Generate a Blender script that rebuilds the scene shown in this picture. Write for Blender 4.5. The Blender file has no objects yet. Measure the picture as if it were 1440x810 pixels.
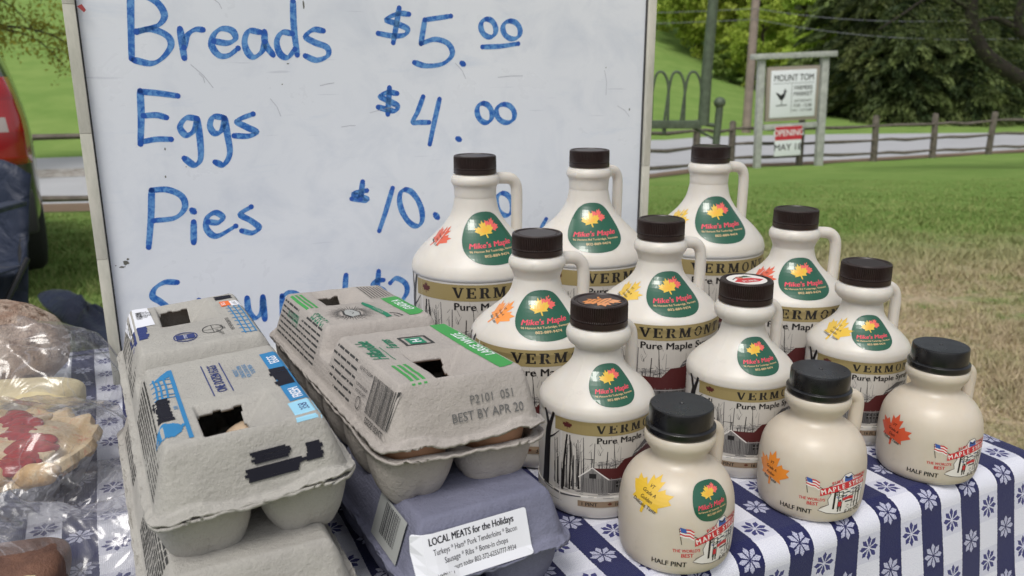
import bpy, bmesh, math, random
import numpy as np
from mathutils import Vector, Matrix, noise
random.seed(7); RNG = np.random.default_rng(7)
S = bpy.context.scene
PI = math.pi
R = math.radians
# ---------------------------------------------------------------- camera
CAMZ = 1.0559; FPX = 1146.0; PITCH = .2631; TZ = .75      # table top height
cam = bpy.data.cameras.new('camera'); co = bpy.data.objects.new('camera', cam); S.collection.objects.link(co)
co.location = (0, 0, CAMZ); co.rotation_euler = (PI/2 - PITCH, 0, 0)
cam.sensor_width = 36; cam.lens = 36*FPX/1440; cam.clip_start = .02; cam.clip_end = 2000
cam.dof.use_dof = True; cam.dof.focus_distance = .58; cam.dof.aperture_fstop = (cam.lens/1000)/.0020
S.camera = co
# ---------------------------------------------------------------- world and sun (soft overcast daylight)
w = bpy.data.worlds.new('World'); S.world = w; w.use_nodes = True
nt = w.node_tree; bg = nt.nodes['Background']; sky = nt.nodes.new('ShaderNodeTexSky'); sky.sky_type = 'NISHITA'
SUN_EL, SUN_AZ = R(58), R(200)        # azimuth clockwise from +Y: behind the camera, a little to the left
sky.sun_disc = False; sky.sun_elevation = SUN_EL; sky.sun_rotation = SUN_AZ
sky.air_density = 1.0; sky.dust_density = 3.0; sky.ozone_density = 1.0
hs = nt.nodes.new('ShaderNodeHueSaturation'); hs.inputs['Saturation'].default_value = .28
nt.links.new(sky.outputs[0], hs.inputs['Color']); nt.links.new(hs.outputs[0], bg.inputs[0]); bg.inputs[1].default_value = .095
sl = bpy.data.lights.new('sun', 'SUN'); so = bpy.data.objects.new('sun', sl); S.collection.objects.link(so)
sl.energy = 1.1; sl.angle = R(22); sl.color = (1, .96, .9)
sd = Vector((math.sin(SUN_AZ)*math.cos(SUN_EL), math.cos(SUN_AZ)*math.cos(SUN_EL), math.sin(SUN_EL)))
so.rotation_euler = sd.to_track_quat('Z', 'Y').to_euler(); so.location = (0, 0, 8)
S.view_settings.view_transform = 'Standard'; S.view_settings.look = 'None'; S.view_settings.exposure = .56; S.view_settings.gamma = 1
# ---------------------------------------------------------------- helpers
def ray(px, py):
    a, b = (px-720)/FPX, (py-405)/FPX
    return Vector((a, math.cos(PITCH)-b*math.sin(PITCH), -math.sin(PITCH)-b*math.cos(PITCH)))
def at_z(px, py, z):
    d = ray(px, py); t = (z-CAMZ)/d.z; return Vector((d.x*t, d.y*t, z))
def at_y(px, py, Y):
    d = ray(px, py); t = Y/d.y; return Vector((d.x*t, Y, CAMZ+d.z*t))
TH = R(26.5); U = Vector((math.cos(TH), math.sin(TH), 0)); V = Vector((math.sin(TH), -math.cos(TH), 0))
def link(o, parent=None):
    S.collection.objects.link(o)
    if parent: o.parent = parent
    return o
def tag(o, label=None, cat=None, group=None, kind=None):
    if label: o['label'] = label
    if cat: o['category'] = cat
    if group: o['group'] = group
    if kind: o['kind'] = kind
    return o
def thing(name, label, cat, loc=(0, 0, 0), rz=0, group=None):
    o = bpy.data.objects.new(name, None); link(o); o.location = loc; o.rotation_euler = (0, 0, rz); o.empty_display_size = .02
    return tag(o, label, cat, group)
def copy_tree(o, parent=None):
    c = o.copy(); link(c); c.parent = parent
    for ch in list(o.children): copy_tree(ch, c)
    return c
def smoothstep(a, b, x):
    t = np.clip((x-a)/(b-a), 0, 1); return t*t*(3-2*t)
class MB:
    def __init__(s): s.v = []; s.f = []; s.m = []
    def add(s, vs, fs, m=0):
        n = len(s.v); s.v += [tuple(v) for v in vs]; s.f += [tuple(i+n for i in f) for f in fs]; s.m += [m]*len(fs); return s
    def box(s, c, d, rot=None, m=0):
        M = rot or Matrix.Identity(3)
        vs = [Vector(c)+M@Vector((x*d[0]/2, y*d[1]/2, z*d[2]/2)) for x in (-1, 1) for y in (-1, 1) for z in (-1, 1)]
        return s.add(vs, [(0, 1, 3, 2), (4, 6, 7, 5), (0, 4, 5, 1), (2, 3, 7, 6), (0, 2, 6, 4), (1, 5, 7, 3)], m)
    def tube(s, pts, rads, seg=10, m=0, flat=1.0, cap=True):
        pts = [Vector(p) for p in pts]; n = len(pts)
        if not hasattr(rads, '__len__'): rads = [rads]*n
        rads = [float(q) for q in rads]
        rings = []; up = Vector((0, 0, 1)); prev = None
        for i, p in enumerate(pts):
            t = (pts[min(i+1, n-1)]-pts[max(i-1, 0)]).normalized()
            if prev is None:
                a = t.cross(up) if abs(t.z) < .95 else t.cross(Vector((1, 0, 0)))
            else: a = prev - t*prev.dot(t)
            a.normalize(); prev = a; b = t.cross(a)
            rings.append([p+rads[i]*(math.cos(2*PI*k/seg)*a + flat*math.sin(2*PI*k/seg)*b) for k in range(seg)])
        vs = [v for r in rings for v in r]; fs = []
        for i in range(n-1):
            for k in range(seg):
                k2 = (k+1) % seg; fs.append((i*seg+k, i*seg+k2, (i+1)*seg+k2, (i+1)*seg+k))
        if cap: fs.append(tuple(range(seg-1, -1, -1))); fs.append(tuple((n-1)*seg+k for k in range(seg)))
        return s.add(vs, fs, m)
    def lathe(s, prof, seg=48, m=0, rib=None):
        vs = []
        for (r, z) in prof:
            for k in range(seg):
                a = 2*PI*k/seg; rr = r + (rib(k, r, z) if rib else 0); vs.append((rr*math.cos(a), rr*math.sin(a), z))
        fs = []
        for i in range(len(prof)-1):
            for k in range(seg):
                k2 = (k+1) % seg; fs.append((i*seg+k, i*seg+k2, (i+1)*seg+k2, (i+1)*seg+k))
        return s.add(vs, fs, m)
    def mesh(s, name, mats, smooth=True):
        me = bpy.data.meshes.new(name); me.from_pydata(s.v, [], s.f)
        for mt in (mats if isinstance(mats, (list, tuple)) else [mats]): me.materials.append(mt)
        me.polygons.foreach_set('material_index', s.m)
        if smooth is True: me.polygons.foreach_set('use_smooth', [True]*len(s.f))
        me.update(); return me
    def build(s, name, mats, parent=None, smooth=True, bevel=0, angle=None):
        me = s.mesh(name, mats, smooth)
        if bevel or angle:
            bm = bmesh.new(); bm.from_mesh(me); bmesh.ops.recalc_face_normals(bm, faces=bm.faces)
            if bevel: bmesh.ops.bevel(bm, geom=[e for e in bm.edges if len(e.link_faces) == 2 and e.calc_face_angle(0) > .5], offset=bevel, segments=2, affect='EDGES', profile=.6)
            bm.to_mesh(me); bm.free()
            if smooth is True: me.polygons.foreach_set('use_smooth', [True]*len(me.polygons)); me.set_sharp_from_angle(angle=angle or R(38))
        elif smooth is True: me.set_sharp_from_angle(angle=R(50))
        o = bpy.data.objects.new(name, me); return link(o, parent)
def np_mesh(name, verts, quads, mats, smooth=True, midx=None):
    me = bpy.data.meshes.new(name); k = quads.shape[1]
    me.vertices.add(len(verts)); me.vertices.foreach_set('co', np.asarray(verts, np.float32).ravel())
    me.loops.add(quads.size); me.loops.foreach_set('vertex_index', quads.astype(np.int32).ravel())
    me.polygons.add(len(quads)); me.polygons.foreach_set('loop_start', np.arange(0, quads.size, k, dtype=np.int32))
    for mt in (mats if isinstance(mats, (list, tuple)) else [mats]): me.materials.append(mt)
    if midx is not None: me.polygons.foreach_set('material_index', midx.astype(np.int32))
    if smooth: me.polygons.foreach_set('use_smooth', np.ones(len(quads), bool))
    me.update(calc_edges=True); return me
def grid_faces(nx, ny):
    i, j = np.meshgrid(np.arange(nx-1), np.arange(ny-1), indexing='ij')
    a = (i*ny+j).ravel(); return np.stack([a, a+ny, a+ny+1, a+1], 1)
def catmull(P, n=8, closed=False):
    P = [Vector(p) if len(p) == 3 else Vector((p[0], p[1], 0)) for p in P]
    if len(P) < 3 and not closed: return P
    out = []; N = len(P); rng = range(N if closed else N-1)
    for i in rng:
        p0 = P[(i-1) % N] if closed or i > 0 else P[0]*2-P[1]; p1 = P[i]; p2 = P[(i+1) % N]
        p3 = P[(i+2) % N] if closed or i+2 < N else P[-1]*2-P[-2]
        for k in range(n):
            t = k/n; out.append(.5*((2*p1)+(p2-p0)*t+(2*p0-5*p1+4*p2-p3)*t*t+(3*p1-p0-3*p2+p3)*t**3))
    if not closed: out.append(P[-1])
    return out
# ---------------------------------------------------------------- materials
MATS = {}
def mat(name, col, rough=.6, metal=0, noise_amt=0, nscale=40, bump=0, bscale=200, spec=.5, sss=0, coat=0, col2=None, detail=4, coords='Object', trans=0):
    if name in MATS: return MATS[name]
    m = bpy.data.materials.new(name); m.use_nodes = True; t = m.node_tree; b = t.nodes['Principled BSDF']
    b.inputs['Base Color'].default_value = (*col, 1); b.inputs['Roughness'].default_value = rough; b.inputs['Metallic'].default_value = metal
    b.inputs['Specular IOR Level'].default_value = spec
    if sss: b.inputs['Subsurface Weight'].default_value = sss; b.inputs['Subsurface Radius'].default_value = (.01, .008, .006); b.inputs['Subsurface Scale'].default_value = 1
    if coat: b.inputs['Coat Weight'].default_value = coat; b.inputs['Coat Roughness'].default_value = .08
    tc = t.nodes.new('ShaderNodeTexCoord')
    if noise_amt or col2:
        n = t.nodes.new('ShaderNodeTexNoise'); n.inputs['Scale'].default_value = nscale; n.inputs['Detail'].default_value = detail
        t.links.new(tc.outputs[coords], n.inputs['Vector'])
        mr = t.nodes.new('ShaderNodeMapRange'); mr.inputs[1].default_value = .3; mr.inputs[2].default_value = .7
        t.links.new(n.outputs['Fac'], mr.inputs[0])
        mx = t.nodes.new('ShaderNodeMix'); mx.data_type = 'RGBA'
        c2 = col2 or tuple(c*(1-noise_amt) for c in col)
        mx.inputs[6].default_value = (*col, 1); mx.inputs[7].default_value = (*c2, 1)
        t.links.new(mr.outputs[0], mx.inputs[0]); t.links.new(mx.outputs[2], b.inputs['Base Color'])
    if bump:
        n2 = t.nodes.new('ShaderNodeTexNoise'); n2.inputs['Scale'].default_value = bscale; n2.inputs['Detail'].default_value = 5
        t.links.new(tc.outputs[coords], n2.inputs['Vector'])
        bp = t.nodes.new('ShaderNodeBump'); bp.inputs['Strength'].default_value = bump; bp.inputs['Distance'].default_value = .001 if bscale > 60 else .02
        t.links.new(n2.outputs['Fac'], bp.inputs['Height']); t.links.new(bp.outputs[0], b.inputs['Normal'])
    MATS[name] = m; return m
class NG:      # tiny node-graph helper
    def __init__(s, m): s.t = m.node_tree; s.l = s.t.links
    def n(s, typ, **kw):
        x = s.t.nodes.new(typ)
        for k, v in kw.items(): setattr(x, k, v)
        return x
    def put(s, sock, v):
        if isinstance(v, (int, float)): sock.default_value = v
        elif isinstance(v, tuple): sock.default_value = (*v, 1) if len(v) == 3 and sock.type == 'RGBA' else v
        else: s.l.new(v, sock)
    def math(s, op, a, b=0, c=None):
        x = s.n('ShaderNodeMath', operation=op); s.put(x.inputs[0], a); s.put(x.inputs[1], b)
        if c is not None: s.put(x.inputs[2], c)
        return x.outputs[0]
    def mix(s, f, a, b):
        x = s.n('ShaderNodeMix', data_type='RGBA'); s.put(x.inputs[0], f); s.put(x.inputs[6], a); s.put(x.inputs[7], b); return x.outputs[2]
    def noise(s, vec, scale, detail=4, rough=.5, dist=0):
        x = s.n('ShaderNodeTexNoise'); s.l.new(vec, x.inputs['Vector']); x.inputs['Scale'].default_value = scale
        x.inputs['Detail'].default_value = detail; x.inputs['Roughness'].default_value = rough; x.inputs['Distortion'].default_value = dist; return x.outputs['Fac']
    def ramp(s, f, a, b, lo=0, hi=1):
        x = s.n('ShaderNodeMapRange'); s.put(x.inputs[0], f); x.inputs[1].default_value = a; x.inputs[2].default_value = b
        x.inputs[3].default_value = lo; x.inputs[4].default_value = hi; return x.outputs[0]
def newmat(name, rough=.7):
    m = bpy.data.materials.new(name); m.use_nodes = True; g = NG(m); b = m.node_tree.nodes['Principled BSDF']; b.inputs['Roughness'].default_value = rough
    MATS[name] = m; return m, g, b
# ---------------------------------------------------------------- TERRAIN
FENCE = [(-13, 8.0), (-10.2, 8.55), (-7.4, 9.0), (-4.3, 9.5), (-1.6, 10.6), (.4, 12.8), (2.2, 15.2), (3.9, 17.4), (5.05, 18.9), (6.77, 18.97+.35), (8.95, 20.3), (10.83, 21.15), (12.75, 22.0), (14.9, 23.0), (17.2, 24.1), (19.5, 25.2), (22, 26.3)]
FAR = [(-60, 10), (-22, 13.5), (-8.8, 15.9), (-3, 19.5), (1, 24), (6.9, 28.7), (12, 29.9), (19.5, 30.8), (30, 33), (60, 40)]
fx, fy = zip(*([(-60, -1)]+FENCE+[(60, 44)])); gx, gy = zip(*FAR)
def near_edge(x): return np.interp(x, fx, fy)
def far_edge(x): return np.maximum(np.interp(x, gx, gy), near_edge(x)+3.5)
def zroad(x): return np.interp(x, [-60, -5, 5, 60], [-.55, -.60, -1.2, -1.3])
def ground(x, y):
    x = np.asarray(x, float); y = np.asarray(y, float)
    zr = zroad(x); ne = near_edge(x)+.5; fe = far_edge(x)
    t = np.clip((y-2.6)/np.maximum(ne-2.6, .5), 0, 1); zn = zr*(t*.75+.25*t*t)
    rho = x/np.maximum(y, 1)
    k = 1-smoothstep(.12, .44, rho)
    d = np.maximum(y-fe-1.5, 0)
    hill = d*(.155*k) + np.maximum(y-80, 0)*.33 + (1-k)*.012*d
    und = .25*np.sin(x*.13+1)*np.sin(y*.09)*smoothstep(0, 30, d)
    return np.where(y < ne, zn, zr)+hill+und + .012*np.sin(x*2.1)*np.cos(y*1.7)*(y < ne)
def gz(x, y): return float(ground(x, y))
def terrain():
    ys = np.concatenate([np.arange(-3, 3, .3), np.arange(3, 32, .35), np.arange(32, 70, 1.6), np.arange(70, 420, 14)])
    xs = np.concatenate([np.arange(-300, -30, 12), np.arange(-30, 34, .5), np.arange(34, 320, 12)])
    X, Y = np.meshgrid(xs, ys, indexing='ij'); Z = ground(X, Y)
    inroad = (Y > near_edge(X)+.5) & (Y < far_edge(X)); Z = Z - .05*inroad
    me = np_mesh('lawn', np.stack([X, Y, Z], -1).reshape(-1, 3), grid_faces(len(xs), len(ys)), MATS['grass'])
    tag(link(bpy.data.objects.new('lawn', me)), kind='structure')
def grass_color(g, blades=False):
    geo = g.n('ShaderNodeNewGeometry'); P = geo.outputs['Position']; sp = g.n('ShaderNodeSeparateXYZ'); g.l.new(P, sp.inputs[0]); x, y = sp.outputs[0], sp.outputs[1]
    n1 = g.noise(P, .9, 5, .6); n2 = g.noise(P, 6, 5, .65); n3 = g.noise(P, 38, 3, .6)
    # worn dry patch to the right of the table
    a = g.math('ADD', y, g.math('MULTIPLY', n1, 2.4)); nearm = g.ramp(a, 7.9, 5.8)
    b = g.math('SUBTRACT', x, g.math('MULTIPLY', n1, .6)); xm = g.ramp(b, -.1, .55)
    dry = g.math('MULTIPLY', nearm, xm)
    dry = g.math('MULTIPLY', dry, g.ramp(g.math('ADD', g.math('MULTIPLY', n2, .6), g.math('MULTIPLY', n1, .4)), .34, .50))
    green = g.mix(n2, (.13, .235, .045), (.22, .32, .085)); green = g.mix(g.ramp(n3, .4, .7), green, (.08, .16, .03)); green = g.mix(g.ramp(g.noise(P, .35, 6, .75), .50, .68, 0, .55), green, (.27, .32, .11))
    far = g.mix(g.ramp(n1, .35, .65), (.17, .285, .065), (.245, .35, .095)); green = g.mix(g.ramp(y, 8, 18, 0, .75), green, far)
    left = g.math('MULTIPLY', g.ramp(y, 4.5, 3), g.ramp(x, -.5, -1.2)); green = g.mix(g.math('MULTIPLY', left, .6), green, (.20, .22, .09))
    straw = g.mix(n3, (.54, .44, .31), (.37, .29, .19)); straw = g.mix(g.ramp(n2, .52, .74, 0, .8), straw, (.17, .22, .08))
    c = g.mix(dry, green, straw)
    return c, P, n2, n3
m, g, b = newmat('grass', .9); c, P, n2, n3 = grass_color(g); g.l.new(c, b.inputs['Base Color']); b.inputs['Specular IOR Level'].default_value = .15
bp = g.n('ShaderNodeBump'); bp.inputs['Strength'].default_value = .9; bp.inputs['Distance'].default_value = .03; g.l.new(g.noise(P, 22, 5, .7), bp.inputs['Height']); g.l.new(bp.outputs[0], b.inputs['Normal'])
m, g, b = newmat('grass_blade', .7); c, P, n2, n3 = grass_color(g); at = g.n('ShaderNodeAttribute', attribute_name='tint'); b.inputs['Specular IOR Level'].default_value = .2
g.l.new(g.mix(g.math('MULTIPLY', at.outputs['Fac'], .55), c, (.42, .38, .17)), b.inputs['Base Color'])
m, g, b = newmat('asphalt', .85); geo = g.n('ShaderNodeNewGeometry'); P = geo.outputs['Position']
g.l.new(g.mix(g.noise(P, 1.2, 6, .7), (.47, .475, .50), (.37, .375, .39)), b.inputs['Base Color'])
m, g, b = newmat('gravel', .95); geo = g.n('ShaderNodeNewGeometry'); P = geo.outputs['Position']
g.l.new(g.mix(g.ramp(g.noise(P, 9, 6, .8), .4, .6), (.20, .17, .14), (.50, .48, .46)), b.inputs['Base Color'])
m, g, b = newmat('dirt', .95); geo = g.n('ShaderNodeNewGeometry'); P = geo.outputs['Position']
g.l.new(g.mix(g.noise(P, 5, 5, .7), (.24, .16, .11), (.15, .11, .07)), b.inputs['Base Color'])
terrain()
def strip(name, lo, hi, mt, dz):
    xs = np.arange(-55, 56, .5); ts = np.linspace(0, 1, 9)
    X = np.repeat(xs[:, None], 9, 1); Y = lo(xs)[:, None]*(1-ts)+hi(xs)[:, None]*ts; Z = zroad(X)+dz
    me = np_mesh(name, np.stack([X, Y, Z], -1).reshape(-1, 3), grid_faces(len(xs), 9), MATS[mt])
    tag(link(bpy.data.objects.new(name, me)), kind='structure')
strip('road', lambda x: near_edge(x)+.75, lambda x: far_edge(x)-.2, 'asphalt', .0)
strip('road_shoulder', lambda x: near_edge(x)+.15, lambda x: near_edge(x)+.8, 'dirt', .03)
strip('gravel_strip', lambda x: near_edge(x)*.52+far_edge(x)*.48, lambda x: near_edge(x)*.52+far_edge(x)*.48+1.3*smoothstep(4, -3, x)+.01, 'gravel', .004)
def grass():
    N = 210000; r = RNG.random(N); Y = 1.15*(13/1.15)**(r**.9)
    px = np.where(RNG.random(N) < .78, RNG.uniform(860, 1500, N), RNG.uniform(-60, 200, N))
    X = (px-720)/FPX*Y*1.03; keep = (Y < near_edge(X)-.1) & ~((px < 300) & (Y < 1.7)); X, Y = X[keep], Y[keep]; N = len(X); Z = ground(X, Y)
    h = RNG.uniform(.012, .05, N)*np.where(X > 0, np.where(Y < 4.5, .6, 1), 1)*(1-.75*smoothstep(5, 12, Y)); wd = RNG.uniform(.0012, .003, N)*(1+Y*.22); a = RNG.uniform(0, 2*PI, N)
    cl = np.array([noise.noise(Vector((a_*3.1, b_*3.1, 1)))+.6*noise.noise(Vector((a_*11, b_*11, 5))) for a_, b_ in zip(X.tolist(), Y.tolist())]); h = h*np.clip(1+1.3*cl, .25, 2.4); lean = RNG.uniform(.1, 1.5, N)*h; la = RNG.uniform(0, 2*PI, N)
    v = np.empty((N, 3, 3)); v[:, 0] = np.stack([X-wd*np.cos(a), Y-wd*np.sin(a), Z-.003], 1); v[:, 1] = np.stack([X+wd*np.cos(a), Y+wd*np.sin(a), Z-.003], 1)
    v[:, 2] = np.stack([X+lean*np.cos(la), Y+lean*np.sin(la), Z+h], 1)
    me = np_mesh('grass', v.reshape(-1, 3), np.arange(3*N).reshape(-1, 3), MATS['grass_blade'], False)
    at = me.attributes.new('tint', 'FLOAT', 'POINT'); at.data.foreach_set('value', np.repeat(RNG.random(N)**2, 3).astype(np.float32))
    tag(link(bpy.data.objects.new('grass', me)), 'short lawn grass with dry straw patches beside the table', kind='stuff')
grass()
# ---------------------------------------------------------------- TREES
def leaf_mat(name, a, b_, rough=.6, trans=.25):
    m, g, b = newmat(name, rough); oi = g.n('ShaderNodeObjectInfo'); at = g.n('ShaderNodeAttribute', attribute_name='tint')
    c = g.mix(at.outputs['Fac'], a, b_); hsv = g.n('ShaderNodeHueSaturation'); g.l.new(c, hsv.inputs['Color'])
    g.put(hsv.inputs['Value'], g.ramp(oi.outputs['Random'], 0, 1, .85, 1.4)); g.put(hsv.inputs['Hue'], g.ramp(oi.outputs['Random'], 0, 1, .485, .512))
    g.l.new(hsv.outputs[0], b.inputs['Base Color']); b.inputs['Specular IOR Level'].default_value = .2
    tr = g.n('ShaderNodeBsdfTranslucent'); g.l.new(hsv.outputs[0], tr.inputs[0]); ms = g.n('ShaderNodeMixShader'); ms.inputs[0].default_value = trans
    g.l.new(b.outputs[0], ms.inputs[1]); g.l.new(tr.outputs[0], ms.inputs[2]); g.l.new(ms.outputs[0], m.node_tree.nodes['Material Output'].inputs[0]); return m
leaf_mat('leaf_bright', (.20, .29, .04), (.42, .50, .08)); leaf_mat('leaf_green', (.08, .15, .03), (.20, .28, .06)); leaf_mat('leaf_grey', (.09, .12, .06), (.17, .20, .10))
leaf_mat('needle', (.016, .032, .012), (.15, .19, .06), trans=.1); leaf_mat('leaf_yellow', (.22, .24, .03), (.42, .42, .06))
mat('bark', (.10, .075, .055), .9, noise_amt=.5, nscale=6, bump=.6, bscale=12); mat('dark_bark', (.035, .028, .02), .9, noise_amt=.5, nscale=5, bump=.6, bscale=12)
def quads(C, D1, D2, tint, mname):
    N = len(C); v = np.empty((N, 4, 3)); v[:, 0] = C-D1-D2*.3; v[:, 1] = C-D1*.2+D2; v[:, 2] = C+D1; v[:, 3] = C-D1*.2-D2
    me = np_mesh('crown', v.reshape(-1, 3), np.arange(4*N).reshape(-1, 4), MATS[mname], False)
    at = me.attributes.new('tint', 'FLOAT', 'POINT'); at.data.foreach_set('value', np.repeat(tint, 4).astype(np.float32)); return me
def unit(n):
    v = RNG.normal(size=(n, 3)); return v/np.linalg.norm(v, axis=1)[:, None]
def broad_crown(h=8, rad=3.2, nclump=120, nleaf=110, size=.16, mname='leaf_green', squash=1.1):
    d = unit(nclump); rr = RNG.uniform(.45, 1, nclump)**.6; cc = d*rr[:, None]*np.array([rad, rad, rad*squash]); cc[:, 2] += h*.58
    cc[:, :2] *= (1-.25*smoothstep(h*.7, h*1.1, cc[:, 2]))[:, None]
    cr = RNG.uniform(.35, .85, nclump)*rad*.34; ct = RNG.uniform(0, 1, nclump)
    C = np.repeat(cc, nleaf, 0)+unit(nclump*nleaf)*(np.repeat(cr, nleaf)*RNG.random(nclump*nleaf)**.45)[:, None]*np.array([1, 1, .6])
    n = len(C); s = RNG.uniform(.6, 1.3, n)[:, None]*size; d1 = unit(n)*s; d2 = np.cross(unit(n), d1)*.55
    return quads(C, d1, d2, np.clip(np.repeat(ct, nleaf)*.7+RNG.random(n)*.3, 0, 1), mname)
def conifer_crown(h=14, rad=3.6, mname='needle', nb=250, per=160, drop=.35):
    L = []; T = []; D = []
    for i in range(nb):
        t = (i+.5)/nb; z = h*(.02+.97*t); r = rad*(1-t)**.75*random.uniform(.7, 1.1); a = random.uniform(0, 2*PI); tt = random.random()
        s = RNG.random(per)**.7; side = (RNG.random(per)-.5)*r*.42*(1-s*.5)
        x = s*r*math.cos(a)-side*math.sin(a); y = s*r*math.sin(a)+side*math.cos(a); zz = z-s*s*r*drop-np.abs(side)*.35+RNG.normal(size=per)*.07
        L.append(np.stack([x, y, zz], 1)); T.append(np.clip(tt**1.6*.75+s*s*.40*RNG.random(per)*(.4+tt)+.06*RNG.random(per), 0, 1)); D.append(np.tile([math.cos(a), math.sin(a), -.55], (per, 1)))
    C = np.concatenate(L); n = len(C); d1 = (np.concatenate(D)+unit(n)*.8)*RNG.uniform(.07, .16, n)[:, None]; d2 = np.cross(unit(n), d1)*.35
    return quads(C, d1, d2, np.concatenate(T), mname)
def trunk_mesh(h, r, limbs, mname, spread=1.0):
    b = MB(); b.tube([(0, 0, -.3), (.03*h*.2, 0, h*.3), (-.02*h*.2, .1, h*.6), (0, 0, h*.92)], [r*1.25, r*.9, r*.6, r*.12], 8)
    for i in range(limbs):
        z = h*random.uniform(.25, .8); a = random.uniform(0, 2*PI); l = spread*h*.24*random.uniform(.6, 1.1)
        p = Vector((0, 0, z)); q = p+Vector((math.cos(a)*l*.5, math.sin(a)*l*.5, l*.45)); e = q+Vector((math.cos(a+.3)*l*.5, math.sin(a+.3)*l*.5, l*.3)); b.tube([p, q, e], [r*.38, r*.22, r*.07], 6)
    return b.mesh('trunk', MATS[mname])
CROWN = {'bright': broad_crown(8, 3.3, 130, 100, .17, 'leaf_bright', 1.25), 'green': broad_crown(8, 3.4, 130, 100, .17, 'leaf_green', 1.1), 'grey': broad_crown(9, 3.3, 90, 80, .16, 'leaf_grey', 1.3),
 'con1': conifer_crown(), 'con2': conifer_crown(15, 3.9, nb=230, drop=.5), 'bush': broad_crown(3, 2.0, 60, 110, .13, 'leaf_green', .7)}
TRUNK = {'bright': trunk_mesh(8, .22, 9, 'bark'), 'green': trunk_mesh(8, .26, 9, 'bark'), 'grey': trunk_mesh(9, .2, 12, 'bark'), 'con1': trunk_mesh(14, .28, 0, 'dark_bark'), 'con2': trunk_mesh(15, .3, 0, 'dark_bark'), 'bush': trunk_mesh(3, .1, 5, 'bark')}
def tree(kind, px, Y, s, label, name, group, sz=1, dz=0):
    x = (px-720)/FPX*Y*1.035; t = thing(name, label, 'tree' if kind != 'bush' else 'shrub', (x, Y, gz(x, Y)-.1+dz), random.uniform(0, 6.28), group)
    t.scale = (s, s, s*sz); link(bpy.data.objects.new('trunk', TRUNK[kind]), t); link(bpy.data.objects.new('crown', CROWN[kind]), t); return t
gC = 'dark evergreens across the road'
k = 0
for (px, Y, s, sz) in [(1150, 40, .85, 1.0), (1196, 37, .8, 1.05), (1238, 35.5, .72, 1.1), (1290, 36, .85, 1), (1335, 35, .72, 1.1), (1385, 37, .9, 1), (1435, 35.5, .8, 1.05), (1490, 38, .9, 1), (1180, 47, 1.1, 1.1), (1260, 46, 1.15, 1.1), (1345, 45, 1.1, 1.1), (1430, 46, 1.2, 1.1), (1512, 46, 1.2, 1.1), (1570, 40, 1, 1)]:
    ORD = ['first', 'second', 'third', 'fourth', 'fifth', 'sixth', 'seventh', 'eighth', 'ninth']
    if k < 8: lb = 'dark evergreen in the front row across the road, %s from the market sign' % ORD[k]
    elif k < 13: lb = 'taller dark evergreen in the back row across the road, %s from the left' % ORD[k-8]
    else: lb = 'dark evergreen at the far right end of the row'
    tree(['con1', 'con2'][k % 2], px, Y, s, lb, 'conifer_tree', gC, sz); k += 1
for i, (kind, px, Y, s, lab) in enumerate([
 ('bright', 985, 56, .95, 'pale yellow green tree between the garden post and the utility pole'),
 ('bright', 1098, 50, .82, 'rounded bright green tree right behind the market sign'),
 ('bright', 942, 66, 1.15, 'tall light green tree next to the whiteboard edge at the top of the meadow'),
 ('bright', 1045, 47, .58, 'bright green tree low behind the utility pole'),
 ('bright', 1022, 54, 1.0, 'tall spring green tree filling the gap left of the utility pole'),
 ('bright', 962, 60, 1.05, 'spring green tree rising behind the hooped garden rail'),
 ('bright', 1072, 52, .95, 'spring green tree between the utility pole and the market sign'),
 ('bright', 1122, 43, .55, 'small bright green tree beside the first evergreen')]):
    tree(kind, px, Y, s, lab, 'leafy_tree', 'leafy trees across the road')
for px, Y, s, wh in [(1008, 48, .75, 'left of the utility pole'), (1075, 44, .6, 'behind the left post of the market sign'), (1112, 41.5, .55, 'behind the middle of the market sign'), (1145, 39, .5, 'behind the right post of the market sign')]:
    tree('bush', px, Y, s, 'green shrub at the foot of the trees '+wh, 'shrub', 'shrubs below the trees beyond the meadow')
for px, Y, s, kd in [(905, 92, 1.6, 'grey'), (930, 84, 1.3, 'green'), (965, 95, 1.9, 'grey'), (1010, 88, 1.6, 'con1'), (1045, 92, 1.9, 'grey'), (1085, 84, 1.6, 'con2'), (1120, 78, 1.5, 'grey'), (1150, 70, 1.4, 'grey'), (880, 88, 1.3, 'con1'), (850, 96, 1.6, 'grey')]:
    wn = globals().get('wn', 0)+1; tree(kd, px, Y, s, 'distant woodland tree on the hilltop, %s from the left' % ['third', 'fourth', 'fifth', 'sixth', 'seventh', 'eighth', 'ninth', 'tenth', 'second', 'first'][wn-1], 'woodland_tree', 'woodland trees on the far hill')
for px, Y, s, kd, wh in [(-30, 120, 2, 'grey', 'above the parked car'), (60, 125, 2.1, 'green', 'between the car and the whiteboard'), (150, 120, 2.0, 'grey', 'behind the left edge of the whiteboard')]:
    tree(kd, px, Y, s, 'distant tree high up behind the left meadow '+wh, 'woodland_tree', 'woodland trees above the left meadow')
# far wooded slope as one mass
def wood():
    n = 70000; X = RNG.uniform(-10, 170, n); Y = RNG.uniform(88, 150, n); C = np.stack([X, Y, ground(X, Y)+RNG.random(n)**.6*9*(.6+.4*np.sin(X*.7)*np.cos(Y*.5))], 1)
    d1 = unit(n)*RNG.uniform(.3, .7, n)[:, None]; d2 = np.cross(unit(n), d1)*.6
    me = quads(C, d1, d2, RNG.random(n), 'leaf_green'); me.name = 'far_wood'; tag(link(bpy.data.objects.new('far_wood', me)), 'far wooded hillside reading as one mass', kind='stuff')
wood()
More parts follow.
